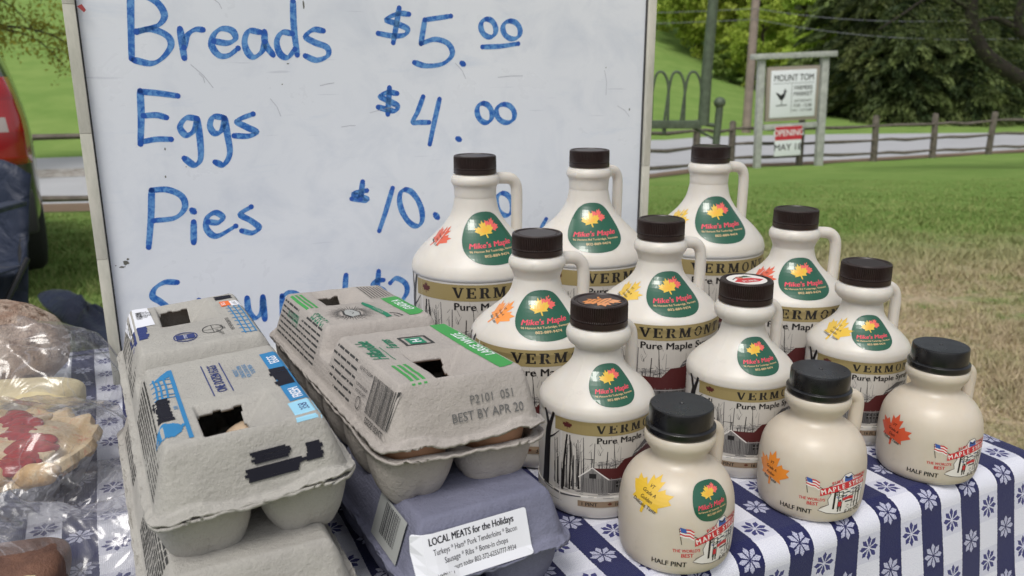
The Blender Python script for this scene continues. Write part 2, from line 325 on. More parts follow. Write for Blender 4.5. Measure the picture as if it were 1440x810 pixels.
# yellow green tree hanging in at the upper left
def left_tree():
    Y = 13.5; x = at_y(-150, 100, Y).x; zg = gz(x, Y)
    t = thing('budding_tree', 'yellow green budding tree reaching in over the meadow behind the parked car', 'tree', (x, Y, zg))
    b = MB(); b.tube([(0, 0, -.2), (.1, 0, 1.6), (0, 0, 3.4), (-.3, 0, 6)], [.2, .16, .12, .04], 8); L = []
    for i in range(30):
        z = random.uniform(1.5, 4.4); a = random.uniform(-1.0, 1.0) if i < 22 else random.uniform(0, 6.28); l = random.uniform(1.3, 3.0)
        P = [Vector((0, 0, z)), Vector((math.cos(a)*l*.45, math.sin(a)*l*.45, z+.35)), Vector((math.cos(a)*l*.8, math.sin(a)*l*.8, z+.25)), Vector((math.cos(a)*l, math.sin(a)*l, z-.25))]
        P = catmull(P, 5); b.tube(P, list(np.linspace(.035, .006, len(P))), 5); L += P[4:]
        for j in range(4):
            q = P[random.randint(4, len(P)-1)]; e = q+Vector((random.uniform(-.1, .6), random.uniform(-.4, .4), random.uniform(-.5, .2))); b.tube([q, (q+e)/2+Vector((0, 0, .06)), e], [.008, .006, .003], 4); L += [q*(1-f_)+e*f_ for f_ in (.3, .6, .8, 1)]
    link(bpy.data.objects.new('trunk', b.mesh('trunk', MATS['bark'])), t)
    Pn = np.array([tuple(p) for p in L]); C = np.repeat(Pn, 26, 0); n = len(C); C = C+RNG.normal(size=(n, 3))*.16
    d1 = unit(n)*RNG.uniform(.02, .05, n)[:, None]; d2 = np.cross(unit(n), d1)*.6
    link(bpy.data.objects.new('crown', quads(C, d1, d2, RNG.random(n), 'leaf_yellow')), t)
left_tree()
# near tree at the right: dark limb curving down into the frame
def right_tree():
    Y = 15.0; x0 = at_y(1640, 300, Y).x; t = thing('leaning_tree', 'dark trunked tree at the right whose thick limb curves down into view', 'tree', (x0, Y, gz(x0, Y)))
    O = Vector((x0, Y, gz(x0, Y))); b = MB(); P = lambda px, py, dy=0: at_y(px, py, Y+dy)-O
    b.tube([(0, 0, -.2), P(1630, 200), P(1600, 60), P(1580, -120), P(1570, -300)], [.4, .34, .3, .25, .15], 10)
    b.tube(catmull([P(1600, 60), P(1530, 150), P(1475, 135), P(1430, 108), P(1392, 82), P(1372, 52), P(1366, 20), P(1369, -30), P(1380, -110)], 5), list(np.linspace(.17, .085, 41)), 8)
    b.tube(catmull([P(1580, -20), P(1490, 30), P(1441, 50), P(1432, 25), P(1445, -20)], 5), list(np.linspace(.12, .06, 21)), 7)
    b.tube(catmull([P(1430, 40), P(1400, 26), P(1374, 30)], 5), [.05]*5+[.04]*6, 6)
    b.tube(catmull([P(1374, 20), P(1320, -8), P(1270, 20), P(1235, 42)], 5), list(np.linspace(.05, .015, 16)), 6)
    link(bpy.data.objects.new('trunk', b.mesh('trunk', MATS['dark_bark'])), t)
    Q = [P(random.uniform(1250, 1500), random.uniform(-60, 60), random.uniform(-.8, .8)) for _ in range(90)]+[P(random.uniform(1390, 1480), random.uniform(50, 140), random.uniform(-.3, .8)) for _ in range(22)]
    Pn = np.array([tuple(p) for p in Q]); C = np.repeat(Pn, 110, 0); n = len(C); C = C+RNG.normal(size=(n, 3))*np.array([.30, .28, .10])
    d1 = (unit(n)+np.array([.8, 0, -.4]))*RNG.uniform(.012, .035, n)[:, None]; d2 = np.cross(unit(n), d1)*.3
    link(bpy.data.objects.new('crown', quads(C, d1, d2, RNG.random(n)*.8, 'needle')), t)
right_tree()
# ---------------------------------------------------------------- FENCE, POLE, SIGN, GARDEN BENCH
mat('fence_wood', (.17, .145, .12), .9, noise_amt=.45, nscale=8, bump=.5, bscale=25); mat('grey_wood', (.48, .49, .46), .85, noise_amt=.3, nscale=9, bump=.3, bscale=30)
mat('pole_wood', (.30, .24, .20), .85, noise_amt=.35, nscale=3); mat('sign_white', (.80, .82, .86), .5); mat('sign_frame', (.34, .29, .25), .7); mat('black_print', (.015, .015, .018), .6); mat('sign_red', (.55, .03, .05), .5)
mat('green_iron', (.10, .135, .085), .55, noise_amt=.4, nscale=30, bump=.3, bscale=80); mat('wire', (.16, .17, .18), .5)
def fence():
    t = thing('split_rail_fence', 'weathered grey split rail fence running along the near side of the road', 'fence', (FENCE[9][0], FENCE[9][1], gz(*FENCE[9])))
    O = Vector(t.location)
    for i, (x, y) in enumerate(FENCE):
        z = gz(x, y); b = MB(); h = 1.12+random.uniform(-.06, .06); lx, ly = random.uniform(-.06, .06), random.uniform(-.04, .04)
        b.tube([Vector((x, y, z-.2))-O, Vector((x+lx*.5, y, z+h*.5))-O, Vector((x+lx, y+ly, z+h-.04))-O, Vector((x+lx, y+ly, z+h))-O], [.085, .08, .075, .05], 7); b.build('post', MATS['fence_wood'], t)
        if i+1 < len(FENCE):
            x2, y2 = FENCE[i+1]; z2 = gz(x2, y2)
            for q, hh in enumerate((.2, .52, .88)):
                if q == 1 and i < 5: continue
                a = Vector((x, y, z+hh+random.uniform(-.03, .03)))-O; e = Vector((x2, y2, z2+hh+random.uniform(-.03, .03)))-O; mid = (a+e)/2+Vector((0, 0, random.uniform(-.05, .01)))
                b = MB(); b.tube([a, a*.75+e*.25+Vector((0, 0, .01)), mid, e], [.035, .05, .055, .035], 6, flat=.8); b.build('rail', MATS['fence_wood'], t)
fence()
def utility():
    Y = 30.2; top = at_y(1065, -60, Y); x = at_y(1049, 187, Y).x; z = gz(x, Y)
    t = thing('utility_pole', 'weathered wooden utility pole standing past the far side of the road', 'utility pole', (x, Y, z)); O = Vector(t.location)
    b = MB(); b.tube([(0, 0, -.3), (0, 0, 4), (.02, 0, 9)], [.165, .15, .13], 12); b.build('pole', MATS['pole_wood'], t)
    c = MB(); c.box((.02, 0, 8.6), (2.2, .1, .12)); c.build('crossarm', MATS['pole_wood'], t)
    for (ya, yb, r) in [((27, 30, 36), (Y, 21.5, 30), .018), ((26, 28, 58), (Y, 30, 24), .016)]: pass
    for (pl, pm, pr) in [((880, 25), (1063, 27), (1480, 52)), ((880, 10), (1063, 12), (1480, 20))]:
        A, M_, B = at_y(pl[0]-400, pl[1]-8, 34), at_y(*pm, Y-.15), at_y(*pr, 24); pts = [A+(M_-A)*s+Vector((0, 0, -1.2*s*(1-s))) for s in np.linspace(0, 1, 12).tolist()]+[M_+(B-M_)*s+Vector((0, 0, -1.2*s*(1-s))) for s in np.linspace(.08, 1, 12).tolist()]
        b = MB(); b.tube([p-O for p in pts], .009, 5); b.build('wire', MATS['wire'], t)
utility()
# ---------------------------------------------------------------- flat-print builder (text and shapes laid on a surface)
_tc = {}
def text2d(s, size=1, shear=0, align='CENTER', spacing=1, sx=1, res=3):
    key = (s, shear, spacing, res)
    if key not in _tc:
        cu = bpy.data.curves.new('t', 'FONT'); cu.body = s; cu.shear = shear; cu.resolution_u = res; cu.space_character = spacing; cu.fill_mode = 'FRONT'
        o = bpy.data.objects.new('t', cu); S.collection.objects.link(o); dg = bpy.context.evaluated_depsgraph_get(); dg.update(); me = o.evaluated_get(dg).to_mesh()
        vs = [(v.co.x, v.co.y) for v in me.vertices]; fs = [tuple(p.vertices) for p in me.polygons]; o.evaluated_get(dg).to_mesh_clear()
        bpy.data.objects.remove(o); bpy.data.curves.remove(cu); _tc[key] = (vs, fs)
    vs, fs = _tc[key]
    if not vs: return [], []
    w0, w1 = min(v[0] for v in vs), max(v[0] for v in vs); ox = {'CENTER': (w0+w1)/2, 'LEFT': w0, 'RIGHT': w1}[align]
    return [((x-ox)*size*sx, y*size) for x, y in vs], fs
class Print:
    """collects flat polygons in sheet coordinates; layer orders them outwards"""
    def __init__(s): s.v = []; s.f = []; s.m = []; s.mats = []; s.k = 0
    def mi(s, name):
        if name not in s.mats: s.mats.append(name)
        return s.mats.index(name)
    def add(s, vs, fs, m, layer=0, tr=None):
        s.k += 1; n = len(s.v); z = layer+min(s.k*.0012, .8)
        for (x, y) in vs:
            if tr: x, y = tr(x, y)
            s.v.append((x, y, z))
        s.f += [tuple(i+n for i in f) for f in fs]; s.m += [s.mi(m)]*len(fs)
    def poly(s, pts, m, layer=0): s.add(pts, [tuple(range(len(pts)))], m, layer)
    def rect(s, x0, y0, x1, y1, m, layer=0): s.poly([(x0, y0), (x1, y0), (x1, y1), (x0, y1)], m, layer)
    def line(s, pts, w, m, layer=1, w2=None):
        w2 = w if w2 is None else w2; n = len(pts); vs = []
        for i, p in enumerate(pts):
            a, b = pts[max(i-1, 0)], pts[min(i+1, n-1)]; dx, dy = b[0]-a[0], b[1]-a[1]; l = math.hypot(dx, dy) or 1; ww = (w+(w2-w)*i/max(n-1, 1))/2
            vs += [(p[0]-dy/l*ww, p[1]+dx/l*ww), (p[0]+dy/l*ww, p[1]-dx/l*ww)]
        s.add(vs, [(2*i, 2*i+1, 2*i+3, 2*i+2) for i in range(n-1)], m, layer)
    def text(s, txt, x, y, size, m, layer=2, rot=0, **kw):
        bold = kw.pop('bold', 0); vs, fs = text2d(txt, size, **kw); c, sn = math.cos(rot), math.sin(rot)
        for e in ((-bold*size*.9, 0, bold*size*.9) if bold > .02 else (-bold*size*.8, bold*size*.8) if bold else (0,)):
            s.add(vs, fs, m, layer+(.1 if e > 0 else 0), lambda a, b: (x+(a+e)*c-(b+e*.25)*sn, y+(a+e)*sn+(b+e*.25)*c))
    def ell(s, cx, cy, rx, ry, m, layer=0, n=20): s.poly([(cx+rx*math.cos(2*PI*i/n), cy+ry*math.sin(2*PI*i/n)) for i in range(n)], m, layer)
    def leaf(s, cx, cy, r, m, layer=1, rot=0, sx=1):
        H = [(0, 1), (.13, .70), (.31, .80), (.25, .36), (.47, .56), (.55, .42), (.86, .48), (.74, .26), (.90, .16), (.52, -.14), (.58, -.32), (.07, -.24), (.05, -.62)]
        P = H+[(-x, y) for x, y in reversed(H[1:])]; c, sn = math.cos(rot), math.sin(rot)
        s.poly([(cx+(x*c*sx-y*sn)*r, cy+(x*sn*sx+y*c)*r) for x, y in P], m, layer)
    def build(s, name, fn, parent, step=None, stepy=None, lay=4e-5, base=1.2e-4):
        me = bpy.data.meshes.new(name); me.from_pydata(s.v, [], s.f)
        for n_ in s.mats: me.materials.append(MATS[n_])
        me.polygons.foreach_set('material_index', s.m)
        bm = bmesh.new(); bm.from_mesh(me)
        xs = [v[0] for v in s.v]; ys = [v[1] for v in s.v]
        for ax, st, arr in ((0, step, xs), (1, stepy, ys)):
            if not st: continue
            q = math.floor(min(arr)/st)*st+st
            while q < max(arr):
                pc = (q, 0, 0) if ax == 0 else (0, q, 0); pn = (1, 0, 0) if ax == 0 else (0, 1, 0)
                bmesh.ops.bisect_plane(bm, geom=bm.verts[:]+bm.edges[:]+bm.faces[:], plane_co=pc, plane_no=pn, dist=1e-7); q += st
        for v in bm.verts: v.co = fn(v.co.x, v.co.y, base+v.co.z*lay)
        bm.to_mesh(me); bm.free(); me.update(); o = bpy.data.objects.new(name, me); return link(o, parent)
def flat(O, X, Y, N):
    return lambda x, y, o: Vector(O)+Vector(X)*x+Vector(Y)*y+Vector(N)*o
def sign():
    Y = 18.6; pL = at_y(1064, 240, Y); pR = at_y(1146, 240, Y+.5); zg = gz(pL.x, Y); wd = pR.x-pL.x
    t = thing('market_sign', 'grey timber framed farmers market sign with a small red and white notice hung below', 'sign', (pL.x, Y, pL.z), R(12)); sc = wd/1.0/math.cos(R(12)); 
    pxm = FPX/Y*1.0; H = 2.56; W = sc; tilt = R(-2.2)
    M = Matrix.Rotation(tilt, 3, 'Y')
    def bx(n, c, d, mt): b = MB(); b.box((M @ Vector(c)), d, M); return b.build(n, MATS[mt], t, bevel=.012)
    bx('post', (0, 0, H/2-.1), (.145, .13, H), 'grey_wood'); bx('post', (W, 0, H/2-.1), (.165, .13, H), 'grey_wood')
    bx('top_beam', (W/2, -.02, H-.06), (W+.46, .22, .12), 'grey_wood'); bx('lower_beam', (W/2, .0, H*.375), (W-.22, .1, .12), 'grey_wood')
    pw, ph = W-.34, H*.44; cz = H*.415+ph/2+.05
    bx('panel_frame', (W/2, -.01, cz), (pw+.06, .09, ph+.06), 'sign_frame'); pn = bx('panel', (W/2, -.045, cz), (pw-.10, .05, ph-.10), 'sign_white')
    X = M@Vector((1, 0, 0)); Z = M@Vector((0, 0, 1)); N = Vector((0, -1, 0)); p = Print(); a, c = (pw-.1)/2, (ph-.1)/2
    p.text('MOUNT TOM', 0, c*.55, a*.36, 'black_print', bold=.012, sx=.80); p.rect(-a*.9, c*.44, a*.9, c*.455, 'black_print', 1); p.rect(-a*.08, -c*.8, -a*.065, c*.42, 'black_print', 1)
    p.text('FARMERS', a*.44, c*.16, a*.235, 'black_print', sx=.85, bold=.008); p.text('MARKET', a*.44, -c*.10, a*.235, 'black_print', sx=.95, bold=.008)
    p.text('SATURDAYS', a*.44, -c*.36, a*.14, 'black_print'); p.text('9:30 - 12:30', a*.44, -c*.57, a*.17, 'black_print', bold=.01); p.text('MAY - OCTOBER', a*.44, -c*.76, a*.12, 'black_print')
    rx, ry, q = -a*.50, -c*.08, a*.30   # rooster silhouette on a stand
    p.poly([(rx-q*.95, ry+q*.5), (rx-q*.7, ry+q*.15), (rx-q*.25, ry-q*.5), (rx+q*.1, ry-q*.55), (rx+q*.45, ry-q*.1), (rx+q*.55, ry+q*.45), (rx+q*.75, ry+q*.6), (rx+q*.5, ry+q*.75), (rx+q*.45, ry+q*.98), (rx+q*.3, ry+q*.7), (rx+q*.2, ry+q*.3), (rx-q*.2, ry+q*.1), (rx-q*.5, ry+q*.35)], 'black_print', 1)
    p.line([(rx, ry-q*.5), (rx, ry-q*1.2)], q*.1, 'black_print', 1); p.line([(rx-q*.8, ry-q*1.25), (rx+q*.8, ry-q*1.2)], q*.12, 'black_print', 1)
    cc = M@Vector((W/2, -.07, cz)); p.build('lettering', flat(cc, X, Z, N), pn, lay=.001, base=.002)
    hw, hh = .33, .46; hz = H*.345-hh/2-.02
    hn = bx('hanging_notice', (W*.5-.06, -.05, hz), (hw*2, .03, hh*1.45), 'sign_white')
    p = Print(); y1 = hh*.72; p.rect(-hw, y1*.08, hw, y1, 'sign_red', 0); p.text('OPENING', 0, y1*.36, .2, 'sign_white', bold=.015, sx=.86); p.text('MAY 18', 0, -y1*.62, .21, 'black_print', bold=.01)
    p.build('lettering', flat(M@Vector((W*.5-.06, -.066, hz)), X, Z, N), hn, lay=.001, base=.002)
sign()
def bench():
    Y = 5.2; P = lambda px, py: at_y(px, py, Y); o = P(1008, 200); zg = gz(o.x, Y)
    t = thing('iron_garden_arbor', 'green painted iron garden seat frame with hooped rail and tall canopy post', 'garden seat', (o.x, Y, zg)); O = Vector(t.location); q = lambda px, py, dy=0: P(px, py)+Vector((0, dy, 0))-O
    mt = MATS['green_iron']; m = FPX/Y
    b = MB(); b.tube([q(1012, 150), (q(1006, 210)), Vector((0, 0, -.05))], 5.2/m, 12); e = q(1012, 144); b.build('leg', mt, t)
    b = MB(); b.lathe([(0, -8/m), (5/m, -6.5/m), (8/m, -2/m), (8/m, 2/m), (5/m, 6/m), (0, 7.5/m)], 16); f = b.build('finial', mt, t); f.location = e
    b = MB(); b.tube([q(1006, -40), q(1003, 0), q(994, 100), q(989, 176)], [7/m, 7/m, 7.5/m, 8/m], 12); b.build('canopy_post', mt, t)
    b = MB(); a0, a1 = q(640, 178), q(986, 172); b.box((a0+a1)/2, ((a1-a0).length, .045, 11/m)); b.build('rail', mt, t, bevel=.004)
    b = MB(); b.tube([q(984, 173), q(1008, 177)], 3/m, 8); b.build('brace', mt, t); b = MB(); b.tube([q(975, 180), q(1006, 196)], 2/m, 6); b.build('brace', mt, t)
    b = MB(); b.tube([q(934, 176), q(934, 188)], 3/m, 6); b.build('stud', mt, t)
    for i in range(14):
        xc = 974-i*23.0; P_ = [q(xc-14+14, 172)+Vector((-17/m, 0, 0)), q(xc-9, 128), q(xc, 104), q(xc+9, 122), q(xc+12, 172)]
        P_ = catmull([q(xc-17, 172), q(xc-10, 125), q(xc-5, 105), q(xc+2, 101), q(xc+8, 107), q(xc+12, 125), q(xc+11, 172)], 4); b = MB(); b.tube([p+Vector((0, .006*(i % 2), 0)) for p in P_], 1.9/m, 7); b.build('hoop', mt, t)
    b = MB(); b.tube([q(640, 100), q(640, 180), Vector((q(640, 180).x, 0, -.05))], 5/m, 10); b.build('leg', mt, t)
bench()
# ---------------------------------------------------------------- PARKED CAR (rear corner in view)
mat('car_paint', (.022, .028, .022), .3, coat=1, spec=.6); mat('car_glass', (.012, .015, .018), .08, spec=.8); mat('tyre', (.02, .02, .02), .85, bump=.3, bscale=90); mat('lamp_red', (.42, .005, .007), .10, coat=1); mat('lamp_dark_red', (.34, .003, .006), .15, coat=1)
mat('lamp_clear', (.5, .42, .40), .1, coat=1); mat('black_plastic', (.018, .018, .02), .6); mat('chrome', (.55, .55, .55), .2, metal=1); mat('rim_metal', (.35, .35, .36), .35, metal=1)
def car():
    Y0 = 4.15; xr = at_y(66, 290, Y0).x; t = thing('parked_car', 'dark green car with a tall red tail lamp parked on the grass at the left', 'car', (xr-.9*math.cos(R(33)), Y0-.9*math.sin(R(33)), gz(xr, Y0)), R(0)); T = t
    W, L = .9, 4.4
    # cross-sections along the length: (y, half width low, half width belt, half width roof, z low, z belt, z roof)
    secs = [(0, .78, .80, .60, .38, .92, 1.0), (.06, .87, .88, .66, .30, .98, 1.30), (.28, .9, .9, .68, .26, 1.0, 1.58), (1.0, .9, .9, .70, .24, 1.0, 1.66), (2.0, .9, .9, .70, .24, .98, 1.64), (2.7, .9, .9, .66, .24, .96, 1.50), (3.25, .9, .88, .80, .26, .95, 1.02), (4.1, .86, .84, .7, .3, .82, .86), (4.4, .7, .7, .6, .38, .6, .66)]
    b = MB(); rings = []
    for (y, a, c, d, z0, z1, z2) in secs:
        half = [(a*.9, z0), (a, z0+.1), (a+.01, (z0+z1)/2), (c, z1), (c*.45+d*.55, z1+(z2-z1)*.6), (d, z2-.07*(z2-z1)), (d*.85, z2), (0, z2+.015)]
        pts = [(x, y, z) for x, z in half]+[(-x, y, z) for x, z in reversed(half[:-1])]; rings.append(pts)
    n = len(rings[0]); vs = [p for r_ in rings for p in r_]; fs = []
    for i in range(len(rings)-1):
        for k_ in range(n): k2 = (k_+1) % n; fs.append((i*n+k_, i*n+k2, (i+1)*n+k2, (i+1)*n+k_))
    fs.append(tuple(range(n-1, -1, -1))); fs.append(tuple((len(rings)-1)*n+k_ for k_ in range(n))); b.add(vs, fs)
    o = b.build('body', MATS['car_paint'], T); md = o.modifiers.new('s', 'SUBSURF'); md.levels = 2; md.render_levels = 2
    b = MB()
    for z, d in ((.46, .12),): b.box((0, -.035, .47), (1.70, .16, .22))
    b.build('bumper', MATS['black_plastic'], T, bevel=.03)
    b = MB(); b.box((0, .015, 1.24), (1.16, .05, .36), Matrix.Rotation(R(-14), 3, 'X')); b.build('rear_window', MATS['car_glass'], T, bevel=.02)
    for sx in (1, -1):
        b = MB(); P = [(.60, .0), (.70, -.005), (.78, .015), (.835, .05), (.862, .10)]; zs = [(.70, .74, 0), (.74, .86, 1), (.86, .93, 2), (.93, 1.01, 0), (1.01, 1.12, 1)]
        lv = [zs[0][0]]+[q[1] for q in zs]; ws = []; lm_ = []
        for z in lv:
            for (x, y) in P: kx = 1-.09*max(0, (z-.86)/.34)**1.5; ws.append((sx*x*kx, y-.035+.13*max(0, z-.86), z))
        b.add(ws, [(r_*5+i, r_*5+i+1, r_*5+i+6, r_*5+i+5) for r_ in range(len(zs)) for i in range(4)], 0)
        b.m = [(0 if (zs[r_][2] == 2 and i > 1) else zs[r_][2]) for r_ in range(len(zs)) for i in range(4)]
        l = b.build('tail_lamp', [MATS['lamp_red'], MATS['lamp_dark_red'], MATS['lamp_clear']], T); md = l.modifiers.new('s', 'SOLIDIFY'); md.thickness = .02; md.offset = 0
        b = MB(); b.box((sx*.895, 2.0, 1.26), (.02, 2.0, .42)); b.build('side_window', MATS['car_glass'], T, bevel=.006).location = (-sx*.10, 0, 0)
        for y in (.82, 3.42):
            b = MB(); pr = [(.10, -.11), (.24, -.11), (.31, -.10), (.335, -.07), (.34, 0), (.335, .07), (.31, .10), (.24, .11), (.10, .11)]; b.lathe(pr, 40); w_ = b.build('wheel', MATS['tyre'], T); w_.rotation_euler = (0, PI/2, 0); w_.location = (sx*.80, y, .33)
            b = MB(); b.lathe([(.0, .1*sx), (.07, .105*sx), (.2, .09*sx), (.235, .112*sx), (.24, .0)], 24); b.build('rim', MATS['rim_metal'], w_)
    b = MB(); b.box((0, -.06, .80), (.9, .03, .05)); b.build('trim_strip', MATS['chrome'], T, bevel=.01)
    T.rotation_euler = (0, 0, R(33))
car()
# ---------------------------------------------------------------- navy camp chair and its folded cover on the grass
m, g, b = newmat('navy_fabric', .55); tc = g.n('ShaderNodeTexCoord'); nn = g.noise(tc.outputs['Object'], 7, 4, .6, .4)
g.l.new(g.mix(nn, (.004, .009, .028), (.009, .020, .055)), b.inputs['Base Color']); b.inputs['Sheen Weight'].default_value = .08
bp = g.n('ShaderNodeBump'); bp.inputs['Strength'].default_value = .8; bp.inputs['Distance'].default_value = .03; g.l.new(g.noise(tc.outputs['Object'], 9, 4, .5, .8), bp.inputs['Height']); g.l.new(bp.outputs[0], b.inputs['Normal'])
mat('frame_black', (.012, .012, .014), .4)
def chair():
    Y = 2.9; a = at_y(12, 228, Y); xr = a.x; zt = a.z; t = thing('camp_chair', 'navy folding camp chair with black frame in front of the parked car', 'chair', (xr-.3, Y, gz(xr, Y))); O = Vector(t.location)
    def cloth(n, P00, P10, P01, P11, sag, nrm, nx=14, ny=14, rr=.0):
        X = np.linspace(0, 1, nx).tolist(); vs = []
        for i in range(nx):
            for j in range(ny):
                u_, v_ = X[i], j/(ny-1); p = (Vector(P00)*(1-u_)*(1-v_)+Vector(P10)*u_*(1-v_)+Vector(P01)*(1-u_)*v_+Vector(P11)*u_*v_); p += Vector(nrm)*sag*math.sin(PI*u_)*math.sin(PI*min(1, v_*1.1)); p += Vector(nrm)*.006*math.sin(u_*14+v_*5)
                if rr: e = max(0, u_-(1-rr))/rr; p.z -= .06*e*e*(v_ > .5)*v_
                vs.append(p)
        b = MB(); b.add(vs, [tuple(q) for q in grid_faces(nx, ny).tolist()]); o = b.build(n, MATS['navy_fabric'], t); md = o.modifiers.new('s', 'SOLIDIFY'); md.thickness = .006
    h = zt-O.z
    cloth('backrest', (-.30, -.04, .20), (.30, -.04, .20), (-.29, .12, h), (.30, .12, h), .05, (0, 1, 0), rr=.2); cloth('seat', (-.28, -.50, .42), (.29, -.50, .42), (-.28, 0, .38), (.29, 0, .38), -.05, (0, 0, 1))
    for sx in (-1, 1):
        b = MB(); b.tube([(sx*.27, .16, h-.06), (sx*.27, .04, .42), (sx*.27, -.02, 0.0)], .012, 10); b.build('back_post', MATS['frame_black'], t)
        b = MB(); b.tube([(sx*.31, -.50, .60), (sx*.31, -.52, 0)], .012, 10); b.build('leg', MATS['frame_black'], t)
        b = MB(); b.tube([(sx*.30, -.50, .02), (sx*.30, .02, .40)], .01, 10); b.build('strut', MATS['frame_black'], t); b = MB(); b.tube([(sx*.30, -.50, .40), (sx*.30, .04, .02)], .01, 10); b.build('strut', MATS['frame_black'], t)
        b = MB(); b.box((sx*.31, -.25, .61), (.07, .5, .02)); b.build('armrest', MATS['navy_fabric'], t, bevel=.008)
    # cloth cover spread on the grass
    pts = [at_z(*p, .03) for p in [(52, 412), (92, 404), (150, 440), (210, 462), (205, 486), (120, 474), (85, 446)]]; c = sum(pts, Vector())/7; zg = 0
    n = 24; vs = []; ring = catmull([p-c for p in pts], 5, True); N = len(ring)
    for s in np.linspace(0, 1, 9).tolist():
        for k_, p in enumerate(ring):
            hgt = .055*(1-s**2.2)+.014*math.sin(k_*.9+s*7)*(s < .99)*(1-s*.4); vs.append((p.x*s, p.y*s, max(.004, hgt+.012*math.sin(p.x*s*40)*(1-s))))
    b = MB(); b.add(vs, [(i*N+k_, i*N+(k_+1) % N, (i+1)*N+(k_+1) % N, (i+1)*N+k_) for i in range(8) for k_ in range(N)]); o = b.build('chair_cover', MATS['navy_fabric']); o.location = (c.x, c.y, .012)
    md = o.modifiers.new('s', 'SOLIDIFY'); md.thickness = .008; tag(o, 'crumpled navy nylon chair cover lying flat on the grass left of the whiteboard', 'chair cover')
chair()
# ---------------------------------------------------------------- TABLE AND CLOTH
U0, U1, VB, VF = -1.15, .668, -1.0, -.347
PER = .0436
def tcloth_mat():
    m, g, b = newmat('check_cloth', .85); uv = g.n('ShaderNodeUVMap'); uv.uv_map = 'UVMap'
    sp0 = g.n('ShaderNodeSeparateXYZ'); g.l.new(uv.outputs[0], sp0.inputs[0])
    vn = g.n('ShaderNodeTexNoise'); vn.inputs['Scale'].default_value = 900; vn.inputs['Detail'].default_value = 2; g.l.new(uv.outputs[0], vn.inputs['Vector'])
    jit = g.math('MULTIPLY', g.math('SUBTRACT', vn.outputs['Fac'], .5), .0016)
    u = g.math('ADD', sp0.outputs[0], jit); v = g.math('ADD', sp0.outputs[1], jit)
    fu = g.math('FRACT', g.math('ADD', g.math('DIVIDE', u, PER), .25+20)); isn = g.math('LESS_THAN', fu, .5)       # navy stripe
    cu = g.math('SUBTRACT', g.math('FRACT', g.math('MULTIPLY', fu, 2)), .5)                                     # -.5...5 inside a stripe
    # flowers: navy stripes at v phase 0, white stripes at phase .5
    ph = g.math('MULTIPLY', isn, .5)
    cv = g.math('SUBTRACT', g.math('FRACT', g.math('ADD', g.math('ADD', g.math('DIVIDE', v, PER), ph), 20)), .5)
    X = g.math('MULTIPLY', cu, PER/2); Y = g.math('MULTIPLY', cv, PER)
    r = g.math('SQRT', g.math('ADD', g.math('MULTIPLY', X, X), g.math('MULTIPLY', Y, Y))); ang = g.math('ADD', g.math('ARCTAN2', Y, X), PI+.0)
    a = g.math('SUBTRACT', g.math('MODULO', g.math('ADD', ang, PI/8), PI/4), PI/8); a = g.math('ABSOLUTE', a)
    px = g.math('MULTIPLY', r, g.math('COSINE', a)); py = g.math('MULTIPLY', r, g.math('SINE', a))
    lim = g.math('MINIMUM', g.math('MULTIPLY', g.math('SUBTRACT', px, .0009), .36), g.math('MULTIPLY', g.math('SUBTRACT', .0094, px), .70))
    petal = g.math('LESS_THAN', py, lim)
    # woven cross bands: the squares that carry a flower on white are a touch greyer
    band = g.math('LESS_THAN', g.math('ABSOLUTE', cv), .25)
    white = g.mix(g.math('MULTIPLY', band, .55), (.72, .73, .80), (.52, .53, .64)); wv = g.n('ShaderNodeTexNoise'); wv.inputs['Scale'].default_value = 1400; g.l.new(uv.outputs[0], wv.inputs['Vector'])
    white = g.mix(g.ramp(wv.outputs['Fac'], .45, .62, 0, .28), white, (.30, .31, .48)); navy = g.mix(g.ramp(wv.outputs['Fac'], .45, .7, 0, .35), (.011, .014, .078), (.042, .048, .15))
    navyf = g.mix(g.math('MULTIPLY', band, .25), navy, (.012, .012, .07))
    on_navy = g.mix(petal, navyf, g.mix(g.ramp(wv.outputs['Fac'], .40, .60), (.56, .57, .68), (.26, .27, .42))); on_white = g.mix(petal, white, (.035, .037, .16))
    g.l.new(g.mix(isn, on_white, on_navy), b.inputs['Base Color']); b.inputs['Specular IOR Level'].default_value = .15; b.inputs['Sheen Weight'].default_value = .15
    # thread relief
    th = g.math('ADD', g.math('SINE', g.math('MULTIPLY', u, 2*PI/.0011)), g.math('SINE', g.math('MULTIPLY', v, 2*PI/.0011))); th = g.math('ADD', th, g.math('MULTIPLY', petal, 1.5))
    bp = g.n('ShaderNodeBump'); bp.inputs['Strength'].default_value = .35; bp.inputs['Distance'].default_value = .0003; g.l.new(th, bp.inputs['Height']); g.l.new(bp.outputs[0], b.inputs['Normal'])
tcloth_mat()
def fold(d, r=.014, fl=.10):      # distance past the edge -> (outward offset, drop)
    if d <= 0: return d, 0.0
    if d < r*PI/2: a = d/r; return r*math.sin(a), r*(1-math.cos(a))
    e = d-r*PI/2; return r+e*fl, r+e
